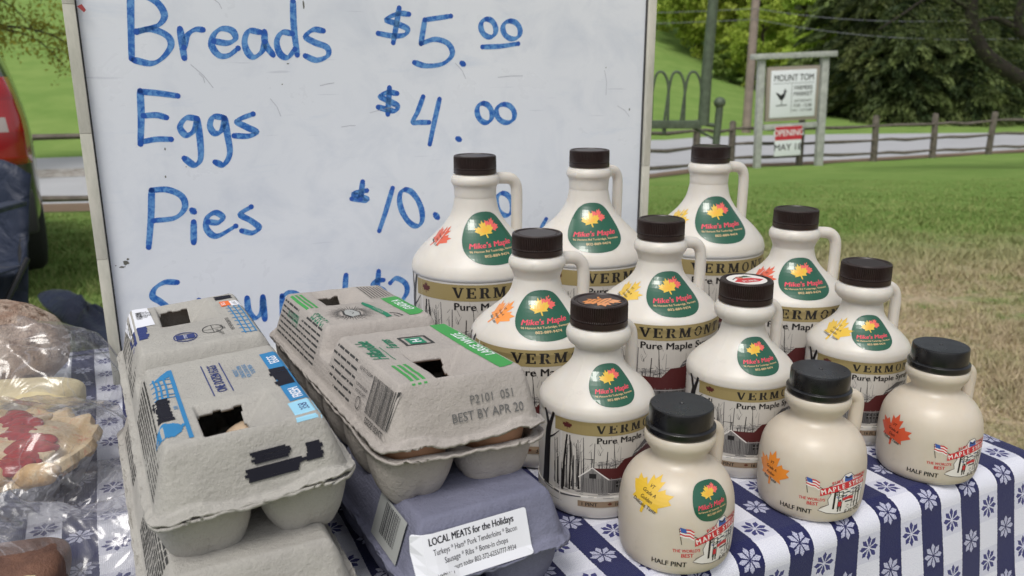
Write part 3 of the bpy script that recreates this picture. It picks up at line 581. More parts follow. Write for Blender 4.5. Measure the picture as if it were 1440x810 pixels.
def table():
    O = Vector((0, 0, 0)); us = np.concatenate([np.arange(U0-.25, .60, .008), np.arange(.60, .72, .0025), np.arange(.72, .93, .008)])
    vs_ = np.concatenate([np.arange(VB-.25, VB-.03, .01), np.arange(VB-.03, VB+.03, .003), np.arange(VB+.03, -.40, .008), np.arange(-.40, -.30, .0022), np.arange(-.30, -.08, .008)])
    P = np.empty((len(us), len(vs_), 3)); UVs = np.empty((len(us), len(vs_), 2)); r = .014
    e0, e1, b0, f0 = U0+r, U1-r, VB+r, VF-r
    for i, u in enumerate(us):
        for j, v in enumerate(vs_):
            au = u-e1 if u > e1 else (e0-u if u < e0 else 0); av = v-f0 if v > f0 else (b0-v if v < b0 else 0); su = 1 if u > e1 else -1; sv = 1 if v > f0 else -1
            cu, cv = min(max(u, e0), e1), min(max(v, b0), f0); d = math.hypot(au, av)
            off, drop = fold(d)
            if d > 1e-9: cu += su*off*au/d; cv += sv*off*av/d
            if drop > r:    # soft hanging folds
                k_ = min((drop-r)/.12, 1); wv = .013*k_*math.sin((u*11 if av > au else v*11)+1.1)+.006*k_*math.sin((u*27 if av > au else v*27)+2*k_); 
                if d > 1e-9: cu += su*wv*au/d; cv += sv*wv*av/d
            z = TZ-drop
            if d == 0: z += .0010*noise.noise(Vector((u*14, v*14, 0)))+.0012*(1-2*abs(noise.noise(Vector((u*5+v*2, v*7, 8)))))+ .0012*max(0, noise.noise(Vector((u*6+3, v*6, 4))))*(u < .12)
            p = U*cu+V*cv; P[i, j] = (p.x, p.y, z); UVs[i, j] = (u+.0016*noise.noise(Vector((u*9, v*9, 20))), v+.0022*noise.noise(Vector((u*8, v*8, 30))))
    F = grid_faces(len(us), len(vs_)); P = P.reshape(-1, 3); me = np_mesh('tablecloth', P, F, MATS['check_cloth']); uvl = me.uv_layers.new(name='UVMap'); uvl.data.foreach_set('uv', UVs.reshape(-1, 2)[F.ravel()].astype(np.float32).ravel())
    o = link(bpy.data.objects.new('tablecloth', me)); tag(o, 'navy and white striped tablecloth woven with small flowers covering the stall table', 'tablecloth')
    mat('table_white', (.6, .6, .58), .5); mat('table_leg', (.12, .12, .13), .4, metal=.6)
    c = U*((U0+U1)/2)+V*((VB+VF)/2); t = thing('folding_table', 'long folding table under the navy and white striped cloth', 'table', (c.x, c.y, 0), TH)
    W, D = (U1-U0)-.02, (VF-VB)-.02; b = MB(); b.box((0, 0, TZ-.027), (W, D, .04)); b.build('tabletop', MATS['table_white'], t, bevel=.01)
    for sx in (-1, 1):
        for sy in (-1, 1): b = MB(); b.tube([(sx*(W/2-.15), sy*(D/2-.07), TZ-.05), (sx*(W/2-.12), sy*(D/2-.07), 0)], .013, 10); b.build('leg', MATS['table_leg'], t)
        b = MB(); b.tube([(sx*(W/2-.135), -(D/2-.07), .35), (sx*(W/2-.135), D/2-.07, .35)], .01, 8); b.build('stretcher', MATS['table_leg'], t)
table()
# ---------------------------------------------------------------- WHITEBOARD
m, g, b = newmat('board_white', .28); tc = g.n('ShaderNodeTexCoord'); O_ = tc.outputs['Object']; n1 = g.noise(O_, 3.5, 3, .5); n2 = g.noise(O_, 16, 5, .65, .5)
c = g.mix(g.ramp(n1, .35, .65), (.80, .83, .865), (.74, .775, .825)); c = g.mix(g.ramp(n2, .48, .75, 0, .5), c, (.56, .61, .69)); g.l.new(c, b.inputs['Base Color'])
mp = g.n('ShaderNodeMapping'); mp.inputs['Scale'].default_value = (3, 3, 60); mp.inputs['Rotation'].default_value = (0, .5, 0); g.l.new(O_, mp.inputs[0])
sc = g.noise(mp.outputs[0], 4, 2, .5); gh = g.n('ShaderNodeMapping'); gh.inputs['Scale'].default_value = (2.2, 2.2, 9); gh.inputs['Rotation'].default_value = (0, -.25, 0); g.l.new(O_, gh.inputs[0]); c = g.mix(g.ramp(g.noise(gh.outputs[0], 3, 5, .7, .6), .58, .80, 0, .40), c, (.46, .56, .70)); c2 = g.mix(g.ramp(sc, .70, .74, 0, .35), c, (.42, .45, .52)); g.l.new(c2, b.inputs['Base Color']); g.l.new(g.ramp(n2, .3, .7, .24, .42), b.inputs['Roughness'])
m, g, b = newmat('board_frame', .5); tc = g.n('ShaderNodeTexCoord'); O_ = tc.outputs['Object']; mp = g.n('ShaderNodeMapping'); mp.inputs['Scale'].default_value = (1, 1, .25); g.l.new(O_, mp.inputs[0])
g.l.new(g.mix(g.ramp(g.noise(mp.outputs[0], 30, 6, .7), .42, .7), (.60, .58, .50), (.36, .37, .30)), b.inputs['Base Color'])
m, g, b = newmat('marker_blue', .35); tc = g.n('ShaderNodeTexCoord'); O_ = tc.outputs['Object']
g.l.new(g.mix(g.ramp(g.noise(O_, 190, 4, .7, .5), .42, .58), (.022, .13, .45), (.13, .32, .62)), b.inputs['Base Color'])
mat('marker_dark', (.02, .10, .42), .35); mat('smudge', (.12, .12, .10), .6); mat('smudge_pale', (.48, .50, .55), .5); mat('groove_dark', (.05, .05, .05), .7); mat('red_mark', (.35, .05, .05), .5)
def board():
    B0 = at_z(160, 541, TZ); W, H = .640, .914; t = thing('whiteboard', 'upright whiteboard with a pale frame and blue handwritten prices standing behind the cartons and jugs', 'whiteboard', (B0.x, B0.y, TZ+.001), TH)
    fw = .0100
    b = MB(); b.box((W/2, .006, H/2), (W-2*fw+.004, .008, H-2*fw+.004)); panel = b.build('panel', MATS['board_white'], t)
    def bar(n, x0, x1, z0, z1): q = MB(); q.box(((x0+x1)/2, .006, (z0+z1)/2), (x1-x0, .022, z1-z0)); return q.build(n, MATS['board_frame'], t, bevel=.0006)
    cuts = [0, .128, .247, .360, .52, .70, H]
    for i in range(len(cuts)-1):
        bar('frame_side', 0, fw, cuts[i]+.00008, cuts[i+1]-.00008)
    cuts = [0, .185, .40, .66, H]
    for i in range(len(cuts)-1): bar('frame_side', W-fw, W, cuts[i]+.00008, cuts[i+1]-.00008)
    bar('frame_bottom', fw+.0004, W-fw-.0004, 0, fw); bar('frame_top', fw+.0004, W-fw-.0004, H-fw, H)
    q = MB(); q.box((fw+.0009, .0008, H/2), (.0012, .003, H-.03)); q.build('shadow_gap', MATS['groove_dark'], t); q = MB(); q.box((W-fw-.0009, .0008, H/2), (.0012, .003, H-.03)); q.build('shadow_gap', MATS['groove_dark'], t)
    Nn = V
    def sheet(px, py):
        d = ray(px, py); C0 = Vector((0, 0, CAMZ)); P0 = Vector((B0.x, B0.y, TZ))+V*(-.002); s = (P0-C0).dot(Nn)/d.dot(Nn); p = C0+d*s-Vector((B0.x, B0.y, TZ)); return (p.dot(U), p.z)
    c1 = lambda x, y: (x/3, y/3); c2 = lambda x, y: (480+x/3, y/3); c8 = lambda x, y: (180+x/2.4, 240+y/2.4)
    def oval(cx, cy, rx, ry, tilt=.25): return [(cx+rx*math.cos(a)-tilt*ry*math.sin(a)*-1*.6, cy+ry*math.sin(a)*-1*-1) for a in [(-.5+2*k_/11)*PI for k_ in range(12)]]
    WORDS = {
     'Breads': (c1, [[(551, -60), (552, 60), (556, 252)], [(550, -12), (610, -14), (668, 20), (694, 70), (672, 108), (625, 126), (576, 140)], [(576, 137), (640, 128), (705, 155), (722, 195), (690, 245), (640, 272), (565, 258)],
        [(760, 126), (769, 190), (778, 250)], [(777, 205), (790, 155), (822, 130), (856, 130)], [(902, 178), (960, 186), (993, 168), (980, 135), (935, 126), (902, 152), (894, 198), (925, 238), (965, 238), (1005, 208)],
        [(1098, 140), (1050, 136), (1032, 178), (1045, 225), (1072, 245), (1105, 222), (1118, 180)], [(1116, 138), (1120, 190), (1152, 236)], [(1236, 8), (1240, 120), (1254, 236)], [(1234, 146), (1190, 142), (1168, 180), (1182, 232), (1215, 246), (1244, 212)],
        [(1364, 134), (1322, 130), (1290, 158), (1325, 182), (1380, 205), (1382, 240), (1335, 258), (1288, 240)]]),
     'Eggs': (c1, [[(592, 388), (596, 500), (593, 612)], [(592, 391), (670, 398), (750, 409)], [(606, 493), (660, 490), (702, 500)], [(594, 604), (660, 592), (722, 592)],
        [(828, 503), (785, 503), (760, 540), (785, 574), (818, 556), (832, 505)], [(832, 505), (845, 600), (846, 675), (820, 700), (778, 672)], [(944, 500), (900, 498), (886, 535), (905, 566), (935, 555), (948, 505)], [(948, 502), (960, 575), (970, 650), (945, 698), (908, 688)],
        [(1068, 485), (1022, 502), (1000, 518), (1040, 540), (1082, 562), (1050, 578), (988, 577)]]),
     'Pies': (c8, [[(80, 70), (78, 160), (70, 262)], [(80, 69), (135, 68), (182, 90), (192, 128), (160, 162), (88, 172)], [(222, 176), (222, 246)], [(216, 136), (224, 143)], [(270, 176), (305, 178), (320, 160), (295, 145), (268, 162), (266, 200), (300, 224), (364, 190)], [(416, 125), (380, 150), (415, 172), (442, 195), (420, 213), (384, 206)]]),
     'Syrup': (c8, [[(166, 380), (125, 380), (92, 400), (84, 428), (110, 446), (135, 470), (120, 500), (80, 508)], [(402, 432), (408, 478), (430, 500), (452, 478), (455, 428)], [(455, 428), (462, 505)], [(520, 430), (540, 415), (570, 420), (585, 450), (560, 490), (525, 490)], [(520, 425), (525, 560)], [(240, 440), (255, 490), (280, 500)], [(300, 440), (280, 520), (262, 560)]]),
     'price_five': (c2, [[(285, 64), (240, 62), (190, 86), (232, 104), (278, 125), (268, 150), (220, 156), (155, 145)], [(244, 38), (232, 110), (219, 184)], [(462, 72), (352, 88)], [(352, 88), (336, 188)], [(336, 188), (395, 170), (450, 188), (468, 232), (430, 272), (360, 282), (308, 268)], [(507, 270), (517, 275)], oval(620, 122, 31, 38), oval(718, 130, 36, 38), [(595, 202), (670, 199), (746, 188)]]),
     'price_four': (c2, [[(235, 398), (196, 394), (164, 410), (200, 430), (236, 450), (222, 472), (155, 456)], [(203, 374), (196, 486)], [(345, 412), (322, 475), (302, 518), (335, 520), (370, 520)], [(414, 422), (392, 520), (373, 612)], [(489, 588), (500, 593)], oval(604, 480, 31, 41), oval(692, 482, 38, 39)]),
     'price_ten': (c8, [[(806, 70), (782, 74), (760, 82), (800, 96), (802, 104), (755, 98)], [(792, 40), (785, 100)], [(893, 62), (870, 140), (848, 206)], oval(955, 128, 34, 62, .5), [(1036, 150), (1046, 162)], oval(1200, 120, 26, 40), oval(1270, 116, 26, 38)]),
     'price_twelve': (c8, [[(736, 355), (733, 400), (731, 500)], [(862, 372), (835, 375), (828, 392), (858, 405), (868, 425), (830, 430)], [(846, 342), (838, 440)], [(885, 382), (905, 366), (935, 382), (942, 410), (925, 440), (890, 470), (950, 475)]]),
     'stray_mark': (c8, [[(1411, 166), (1398, 190), (1392, 215)]])}
    fn = lambda x, y, o: Vector((x, .002-o, y))
    for nm, (cf, strokes) in WORDS.items():
        for st in strokes:
            p = Print()
            pts = [sheet(*cf(*q)) for q in st]; pts = [tuple(v[:2]) for v in catmull(pts, 7)] if len(pts) > 2 else [(pts[0][0]*(1-s)+pts[1][0]*s, pts[0][1]*(1-s)+pts[1][1]*s) for s in np.linspace(0, 1, 8)]
            wv = .0060; n = len(pts); vs = []
            for i, q in enumerate(pts):
                a, b_ = pts[max(i-1, 0)], pts[min(i+1, n-1)]; dx, dy = b_[0]-a[0], b_[1]-a[1]; l = math.hypot(dx, dy) or 1
                ww = wv/2*(1+.06*math.sin(i*.35))*(.9 if i in (0, n-1) else 1); ww *= (.62+.5*abs(dx/l*.55-dy/l*.85))
                vs += [(q[0]-dy/l*ww, q[1]+dx/l*ww), (q[0]+dy/l*ww, q[1]-dx/l*ww)]
            p.add(vs, [(2*i, 2*i+1, 2*i+3, 2*i+2) for i in range(n-1)], 'marker_blue', 0)
            for q in (pts[0], pts[-1]): p.ell(q[0], q[1], wv*.46, wv*.46, 'marker_dark', 1, 8)
            p.build('pen_stroke', fn, panel)
    for (x, y, rx, ry) in [(177, 371, 4, 3.2), (172, 377, 4, 1.3), (180, 366, 2, 1.6), (427, 8, 1.2, 5), (405, 91, 2, .8), (397, 120, 1.2, .8), (233, 250, .9, 1.8), (232, 211, 1, 2), (163, 375, .8, .8), (262, 236, .7, .7), (745, 330, .7, .7), (852, 96, 1.2, .7), (885, 155, 1, 2)]:
        a, c = sheet(x, y); k_ = .00072; p = Print()
        p.poly([(a+rx*k_*(1+.35*random.uniform(-1, 1))*math.cos(2*PI*i/11), c+ry*k_*(1+.35*random.uniform(-1, 1))*math.sin(2*PI*i/11)) for i in range(11)], 'smudge', 0); p.build('smudge', fn, panel)
    for (x0, y0, x1, y1) in [(268, 92, 300, 125), (300, 0, 312, 14), (450, 122, 470, 118), (380, 140, 395, 165), (700, 110, 735, 108), (280, 105, 288, 118), (520, 160, 560, 150), (850, 100, 852, 135), (868, 150, 885, 165), (480, 180, 500, 178), (640, 90, 655, 112)]:
        p = Print(); p.line([sheet(x0, y0), sheet((x0+x1)/2+2, (y0+y1)/2-1), sheet(x1, y1)], .0007, 'smudge_pale', 0); p.build('smudge', fn, panel)
    p = Print(); a, c = sheet(114, 13); p.poly([(a-.003, c+.001), (a+.002, c-.004), (a+.004, c-.002), (a+.001, c+.003)], 'red_mark', 0); p.build('red_mark', lambda x, y, o: Vector((x, -.0052-o, y)), t)
board()
# ---------------------------------------------------------------- SYRUP JUGS
for n_, c_ in {'gold': (.30, .235, .10), 'ink': (.012, .010, .010), 'maroon': (.085, .016, .016), 'leaf_brown': (.12, .03, .012), 'sky_print': (.53, .50, .455), 'snow_print': (.62, .60, .57), 'grey1': (.10, .095, .095), 'grey2': (.22, .21, .20), 'grey3': (.36, .34, .33), 'plate': (.28, .20, .13),
     'stk_green': (.008, .085, .045), 'stk_yellow': (.74, .40, .03), 'stk_gold': (.70, .45, .04), 'stk_orange': (.80, .26, .03), 'stk_red': (.62, .09, .035), 'stk_pink': (.72, .06, .10), 'stk_tan': (.70, .48, .24), 'stk_coral': (.75, .12, .10), 'print_red': (.55, .025, .035), 'print_blue': (.04, .10, .34), 'print_white': (.75, .72, .68), 'amber': (.70, .40, .22)}.items():
    mat(n_, c_, .30 if n_.startswith('stk') else .45, spec=.5, coat=.7 if n_.startswith('stk') else 0)
def plastic(name, col, col2):
    m, g, b = newmat(name, .36); tc = g.n('ShaderNodeTexCoord'); O_ = tc.outputs['Object']; n = g.noise(O_, 26, 4, .6)
    c = g.mix(g.ramp(n, .35, .65), col, col2); d = g.noise(O_, 60, 6, .7); c = g.mix(g.ramp(d, .62, .80, 0, .45), c, tuple(v*.55 for v in col))
    g.l.new(c, b.inputs['Base Color']); b.inputs['Subsurface Weight'].default_value = .35; b.inputs['Subsurface Radius'].default_value = (.010, .0075, .0045); b.inputs['Subsurface Scale'].default_value = 1
    g.l.new(g.ramp(g.noise(O_, 18, 3), .3, .7, .33, .50), b.inputs['Roughness'])
    bp = g.n('ShaderNodeBump'); bp.inputs['Strength'].default_value = .25; bp.inputs['Distance'].default_value = .0015; g.l.new(g.noise(O_, 30, 2, .4), bp.inputs['Height']); g.l.new(bp.outputs[0], b.inputs['Normal'])
plastic('jug_white', (.67, .635, .58), (.61, .575, .52)); plastic('jug_cream', (.60, .535, .445), (.55, .485, .395))
m, g, b = newmat('cap_brown', .38); tc = g.n('ShaderNodeTexCoord'); g.l.new(g.mix(g.ramp(g.noise(tc.outputs['Object'], 90, 4, .7), .5, .75), (.019, .0095, .008), (.032, .018, .015)), b.inputs['Base Color'])
m, g, b = newmat('cap_black', .30); tc = g.n('ShaderNodeTexCoord'); g.l.new(g.mix(g.ramp(g.noise(tc.outputs['Object'], 70, 5, .7), .5, .8), (.005, .005, .006), (.014, .014, .016)), b.inputs['Base Color']); g.l.new(g.ramp(g.noise(tc.outputs['Object'], 40, 4, .7), .3, .7, .22, .40), b.inputs['Roughness']); b.inputs['Specular IOR Level'].default_value = .55; b.inputs['Coat Weight'].default_value = .15; b.inputs['Coat Roughness'].default_value = .12
CLS = {   # R, H, shoulder z, neck z, neck r, (sticker w, h, z), band z
 'half_gallon': dict(R=.0622, H=.2265, zs=.1225, zn=.186, rn=.0200, st=(.052, .057, .153), lf=(.030, .151)),
 'quart': dict(R=.0538, H=.1802, zs=.0985, zn=.143, rn=.0188, st=(.0445, .045, .1205), lf=(.030, .118)),
 'pint': dict(R=.0416, H=.1492, zs=.0785, zn=.1135, rn=.0165, st=(.0315, .0325, .0955), lf=(.0285, .0930))}
def profile(c):
    R_, H, zs, zn, rn = c['R'], c['H'], c['zs'], c['zn'], c['rn']; cap = H-.017; dz = zn-zs
    k_ = [(.0, .003), (R_*.80, .002), (R_*.86, .0), (R_*.93, .0018), (R_*.985, .0075), (R_, .015), (R_*1.0, .019), (R_*.988, .0215), (R_*.988, .05), (R_*.988, zs-.0075), (R_*.990, zs-.0050), (R_*1.0, zs-.0028), (R_*.997, zs+.0006), (rn+(R_-rn)*.965, zs+dz*.085), (rn+(R_-rn)*.895, zs+dz*.165), (rn+(R_-rn)*.70, zs+dz*.315), (rn+(R_-rn)*.43, zs+dz*.48), (rn+(R_-rn)*.22, zs+dz*.63), (rn+(R_-rn)*.07, zs+dz*.80), (rn, zn), (rn*1.0, zn+.003), (.0205, cap-.0125), (.0226, cap-.0085), (.0226, cap-.0045), (.0205, cap-.001), (.019, cap), (.017, cap+.006)]
    pts = catmull([(r, 0, z) for r, z in k_], 4); return [(max(p.x, 0), p.z) for p in pts]
def hp_profile():
    k_ = [(0, .003), (.029, .002), (.0315, 0), (.0345, .002), (.0362, .0075), (.0369, .017), (.0371, .029), (.0365, .0395), (.0346, .0485), (.0303, .0560), (.0248, .0610), (.0197, .0642), (.0174, .0672), (.0179, .0705), (.0212, .0755), (.0226, .0790), (.0222, .0825), (.0205, .0845), (.019, .086)]
    return [(max(p.x, 0), p.z) for p in catmull([(r, 0, z) for r, z in k_], 5)]
class Surf:
    def __init__(s, prof):
        s.p = prof; s.m = [0]
        for i in range(1, len(prof)): s.m.append(s.m[-1]+math.hypot(prof[i][0]-prof[i-1][0], prof[i][1]-prof[i-1][1]))
    def m_at_z(s, z):
        for i in range(8, len(s.p)-1):
            if s.p[i][1] <= z <= s.p[i+1][1] and s.p[i+1][1] > s.p[i][1]: return s.m[i]+(z-s.p[i][1])/(s.p[i+1][1]-s.p[i][1])*(s.m[i+1]-s.m[i])
    def P(s, az, m, off):
        r = np.interp(m, s.m, [q[0] for q in s.p]); z = np.interp(m, s.m, [q[1] for q in s.p]); e = .0012
        dr = np.interp(m+e, s.m, [q[0] for q in s.p])-np.interp(m-e, s.m, [q[0] for q in s.p]); dz = np.interp(m+e, s.m, [q[1] for q in s.p])-np.interp(m-e, s.m, [q[1] for q in s.p]); l = math.hypot(dr, dz) or 1
        r += off*dz/l; z -= off*dr/l; return Vector((r*math.sin(az), -r*math.cos(az), z))
    def patch(s, zc, az0=0):        # maps a flat sticker: x around, y up the profile
        m0 = s.m_at_z(zc); r0 = np.interp(m0, s.m, [q[0] for q in s.p]); return lambda x, y, o: s.P(az0+x/(.45*r0+.55*float(np.interp(m0+y, s.m, [q[0] for q in s.p]))), m0+y, o)
SER = {'V': ([[(0, 1), (.24, 1), (.56, .0), (.42, 0)], [(.80, 1), (.90, 1), (.56, 0), (.46, 0)], [(-.06, 1), (.34, 1), (.34, .92), (-.06, .92)], [(.66, 1), (1.0, 1), (1.0, .92), (.66, .92)]], 1.0),
 'E': ([[(.1, 0), (.32, 0), (.32, 1), (.1, 1)], [(0, 0), (.80, 0), (.80, .10), (0, .10)], [(0, .90), (.78, .90), (.78, 1), (0, 1)], [(.32, .46), (.6, .46), (.6, .55), (.32, .55)], [(.56, .36), (.64, .36), (.64, .65), (.56, .65)], [(.72, 0), (.84, 0), (.80, .28), (.76, .28)], [(.70, 1), (.80, 1), (.80, .74), (.76, .74)]], .92),
 'R': ([[(.1, 0), (.32, 0), (.32, 1), (.1, 1)], [(0, 0), (.42, 0), (.42, .09), (0, .09)], [(0, .91), (.6, .91), (.6, 1), (0, 1)], [(.32, .46), (.6, .46), (.6, .54), (.32, .54)], [(.58, .46), (.74, .54), (.80, .72), (.74, .93), (.58, 1), (.60, .73)], [(.45, .48), (.62, .5), (.84, .08), (.66, .04)], [(.66, 0), (.96, 0), (.96, .09), (.66, .09)]], 1.0),
 'M': ([[(.1, 0), (.2, 0), (.2, 1), (.1, 1)], [(.88, 0), (1.08, 0), (1.08, 1), (.88, 1)], [(.1, 1), (.34, 1), (.64, .12), (.54, .0)], [(.90, 1), (.98, 1), (.64, 0), (.56, .06)], [(0, 0), (.32, 0), (.32, .09), (0, .09)], [(.78, 0), (1.18, 0), (1.18, .09), (.78, .09)], [(0, .91), (.3, .91), (.3, 1), (0, 1)], [(.88, .91), (1.18, .91), (1.18, 1), (.88, 1)]], 1.3),
 'N': ([[(.1, 0), (.2, 0), (.2, 1), (.1, 1)], [(.76, 0), (.86, 0), (.86, 1), (.76, 1)], [(.1, 1), (.34, 1), (.86, 0), (.70, 0)], [(0, 0), (.32, 0), (.32, .09), (0, .09)], [(.62, .91), (.98, .91), (.98, 1), (.62, 1)], [(0, .91), (.3, .91), (.3, 1), (0, 1)]], 1.08),
 'T': ([[(.34, 0), (.56, 0), (.56, 1), (.34, 1)], [(.2, 0), (.7, 0), (.7, .09), (.2, .09)], [(0, .9), (.9, .9), (.9, 1), (0, 1)], [(0, .9), (.1, .9), (.05, .68), (0, .68)], [(.8, .9), (.9, .9), (.9, .68), (.85, .68)]], .98),
 'O': (None, 1.02)}
def serif(p, word, x, y, h, width, m, layer):
    tot = sum(SER[c_][1] for c_ in word)+.26*(len(word)-1); k_ = width/tot
    for c_ in word:
        L_, adv = SER[c_]
        if L_ is None:
            N = 20; vs = []
            for i in range(N): a = 2*PI*i/N; vs += [(x+k_*(.48+.46*math.cos(a)), y+h*(.5+.51*math.sin(a))), (x+k_*(.48+.25*math.cos(a)), y+h*(.5+.42*math.sin(a)))]
            p.add(vs, [(2*i, (2*i+2) % (2*N), (2*i+3) % (2*N), 2*i+1) for i in range(N)], m, layer)
        else:
            for q in L_:
                for e in (-.03, .035): p.poly([(x+k_*(a+e), y+h*b_) for a, b_ in q], m, layer)
        x += k_*(adv+.26)
def jug_label(size_txt, seed):      # sheet in units of the jug radius: x = angle, y = height
    rd = random.Random(seed); p = Print(); A = 1.47
    p.rect(-A, .50, A+.1, 1.66, 'sky_print', 0)
    for i in range(70):             # hazy undergrowth and snow hatching
        x = rd.uniform(-A, A); y = rd.uniform(.46, .62); p.line([(x, y), (x+rd.uniform(.05, .22), y+rd.uniform(-.015, .015))], rd.uniform(.006, .016), rd.choice(['grey2', 'grey3', 'grey1']), 1)
    for i in range(46): x = -1.5+1.15*rd.random()**1.1; h = rd.uniform(.9, 1.62); wv = rd.uniform(.010, .038); p.line([(x, rd.uniform(.56, .66)), (x+rd.uniform(-.02, .02), h*.6), (x+rd.uniform(-.03, .03), h)], wv, rd.choice(['grey1', 'ink', 'grey2', 'ink']), 1.5, wv*.4)
    for i in range(60):
        x = rd.uniform(-1.5, -.3); y = rd.uniform(.95, 1.5); s = rd.choice([-1, 1]); p.line([(x, y), (x+s*rd.uniform(.03, .07), y+rd.uniform(.06, .14))], .008, rd.choice(['grey1', 'grey2']), 1.6, .003)
    for x in (-.42, -.30, .02, .12): p.line([(x, .95), (x+.01, 1.42)], .012, 'grey2', 1.3, .006)
    for i in range(60): a = rd.gauss(-.50, .13); y = rd.gauss(1.12, .03); p.line([(a, y), (a+rd.uniform(.04, .12), y+.01)], .009, rd.choice(['grey3', 'grey2', 'grey1']), 1.2)
    for i in range(46): a = rd.gauss(-1.0, .12); y = rd.gauss(.68, .05); p.line([(a, y), (a+rd.uniform(.02, .08), y+.02)], .012, rd.choice(['grey3', 'grey2']), 1.2)
    # sugar house
    p.poly([(-.96, .56), (-.50, .54), (-.50, .84), (-.76, 1.02), (-.96, .86)], 'grey2', 2); p.rect(-.50, .56, 1.35, .86, 'grey1', 2)
    for i in range(16): x = -.94+i*.028; p.line([(x, .57), (x, .84)], .006, 'ink', 2.4)
    for i in range(56): x = -.48+i*.032; p.line([(x, .58), (x, .85)], .007, rd.choice(['ink', 'grey2']), 2.4)
    for x in (-.36, -.22, .1, .5, .9): p.rect(x, .66, x+.10, .77, 'ink', 2.6); p.line([(x+.05, .66), (x+.05, .77)], .006, 'grey3', 2.7); p.line([(x, .715), (x+.10, .715)], .006, 'grey3', 2.7)
    p.poly([(-.76, 1.04), (-.50, .82), (1.38, .84), (1.38, 1.02), (.62, 1.02), (.60, 1.30), (.28, 1.34), (-.02, 1.20), (-.22, 1.18), (-.36, 1.03)], 'maroon', 3)
    p.line([(-1.0, .84), (-.77, 1.045), (-.48, .81)], .022, 'print_white', 3.4); p.line([(-.50, .81), (1.38, .83)], .014, 'grey3', 3.4); p.rect(-.82, .84, -.70, .93, 'ink', 2.8)
    p.poly([(-.08, 1.18), (-.02, 1.28), (.22, 1.43), (.62, 1.40), (.56, 1.30), (.28, 1.34)], 'grey1', 3.6)
    for i in range(40): x = rd.uniform(-.05, .55); y = 1.24+.3*(x+.05)*rd.uniform(.5, 1); p.line([(x, y), (x+.06, y+.03)], .01, rd.choice(['grey3', 'grey2', 'print_white']), 3.8)
    p.line([(-.92, .88), (-.92, 1.20), (-.74, 1.20)], .012, 'ink', 3)
    # big trunk at the left with a fork
    p.line([(-1.72, .50), (-1.69, 1.0), (-1.66, 1.5), (-1.62, 1.68)], .20, 'ink', 3, .12); p.line([(-1.63, 1.62), (-1.70, 1.80), (-1.74, 1.93)], .09, 'ink', 3.2, .06); p.line([(-1.62, 1.60), (-1.56, 1.78), (-1.50, 1.93)], .09, 'ink', 3.3, .05)
    p.line([(-1.64, 1.40), (-1.5, 1.5), (-1.38, 1.62)], .035, 'ink', 3.1, .012); p.line([(-1.76, .5), (-1.3, .44), (-.95, .47)], .05, 'grey1', 1, .02); p.line([(-1.8, .36), (-1.5, .31), (-1.3, .30)], .012, 'ink', 1, .004)
    p.line([(-1.30, .52), (-1.27, 1.1), (-1.22, 1.6)], .05, 'ink', 1.8, .03); p.line([(-1.16, .56), (-1.15, 1.2), (-1.17, 1.6)], .035, 'ink', 1.8, .02)
    # words
    p.rect(-A, 1.64, A, 1.89, 'gold', 4); p.leaf(-1.22, 1.765, .105, 'maroon', 5); serif(p, 'VERMONT', -.72, 1.687, .160, 1.46, 'ink', 5)
    p.text('Pure Maple Syrup', -.70, 1.50, .160, 'ink', 5, bold=.036, align='LEFT', sx=1.12, spacing=1.03)
    for x in (-.70, -.43, -.31, .0): pass
    p.rect(-1.0, .285, .66, .40, 'plate', 4); p.text(size_txt, -.80, .308, .098, 'ink', 5, bold=.022, align='CENTER', sx=.98); p.leaf(-.46, .343, .045, 'leaf_brown', 5); p.text('16 FL OZ' if size_txt == '1 PINT' else ('32 FL OZ' if 'Q' in size_txt else '64 FL OZ'), -.36, .308, .098, 'ink', 5, bold=.022, align='LEFT', sx=.9)
    # side information lines
    for j in range(7): y = 1.83-j*.055; p.line([(-2.42, y), (-2.42+.34+.06*math.sin(j*2.3), y)], .018, 'ink', 1)
    for j in range(6): y = 1.14-j*.075; p.line([(-2.36, y), (-2.36+.26+.05*math.sin(j*3.1), y)], .018, 'grey1', 1)
    return p
EGG = [(0, .50), (.20, .475), (.35, .39), (.45, .24), (.50, .05), (.505, -.12), (.47, -.27), (.38, -.39), (.24, -.47), (0, -.50)]
def brand(w, h):
    p = Print(); P = EGG+[(-x, y) for x, y in reversed(EGG[1:-1])]; pts = [tuple(v[:2]) for v in catmull([(x*w, y*h) for x, y in P], 3, True)]
    p.poly(pts, 'stk_green', 0); p.leaf(.10*w, .23*h, .19*w, 'stk_coral', 1, rot=-.35); p.leaf(-.05*w, .15*h, .225*w, 'stk_gold', 2, rot=.18)
    p.leaf(-.05*w, .16*h, .12*w, 'stk_yellow', 3, rot=.18); p.poly([(.02*w, .08*h), (.10*w, .12*h), (.12*w, .25*h), (.04*w, .20*h)], 'stk_coral', 4) if False else None
    p.text("Mike's Maple", .0, -.16*h, .165*w, 'stk_pink', 3, rot=.09, shear=.3, bold=.03, sx=.92)
    p.text("96 Hanson Rd Tunbridge, Vermont", .01*w, -.25*h, .066*w, 'stk_tan', 3, rot=.06, bold=.012, sx=.86); p.text("802-889-9474", .04*w, -.345*h, .075*w, 'stk_tan', 3, rot=.06, bold=.015); return p
def grade(r, col, lines, rot):
    p = Print(); p.leaf(0, 0, r, col, 0, rot); n = len(lines)
    for i, s in enumerate(lines): 
        a = (n/2-i-.55)*r*.25; p.text(s, -a*math.sin(rot)*.8, a*math.cos(rot), r*.20, 'ink', 1, rot=rot, bold=.02, sx=.86, shear=.15)
    return p
SURF = {}; PROTO = {}
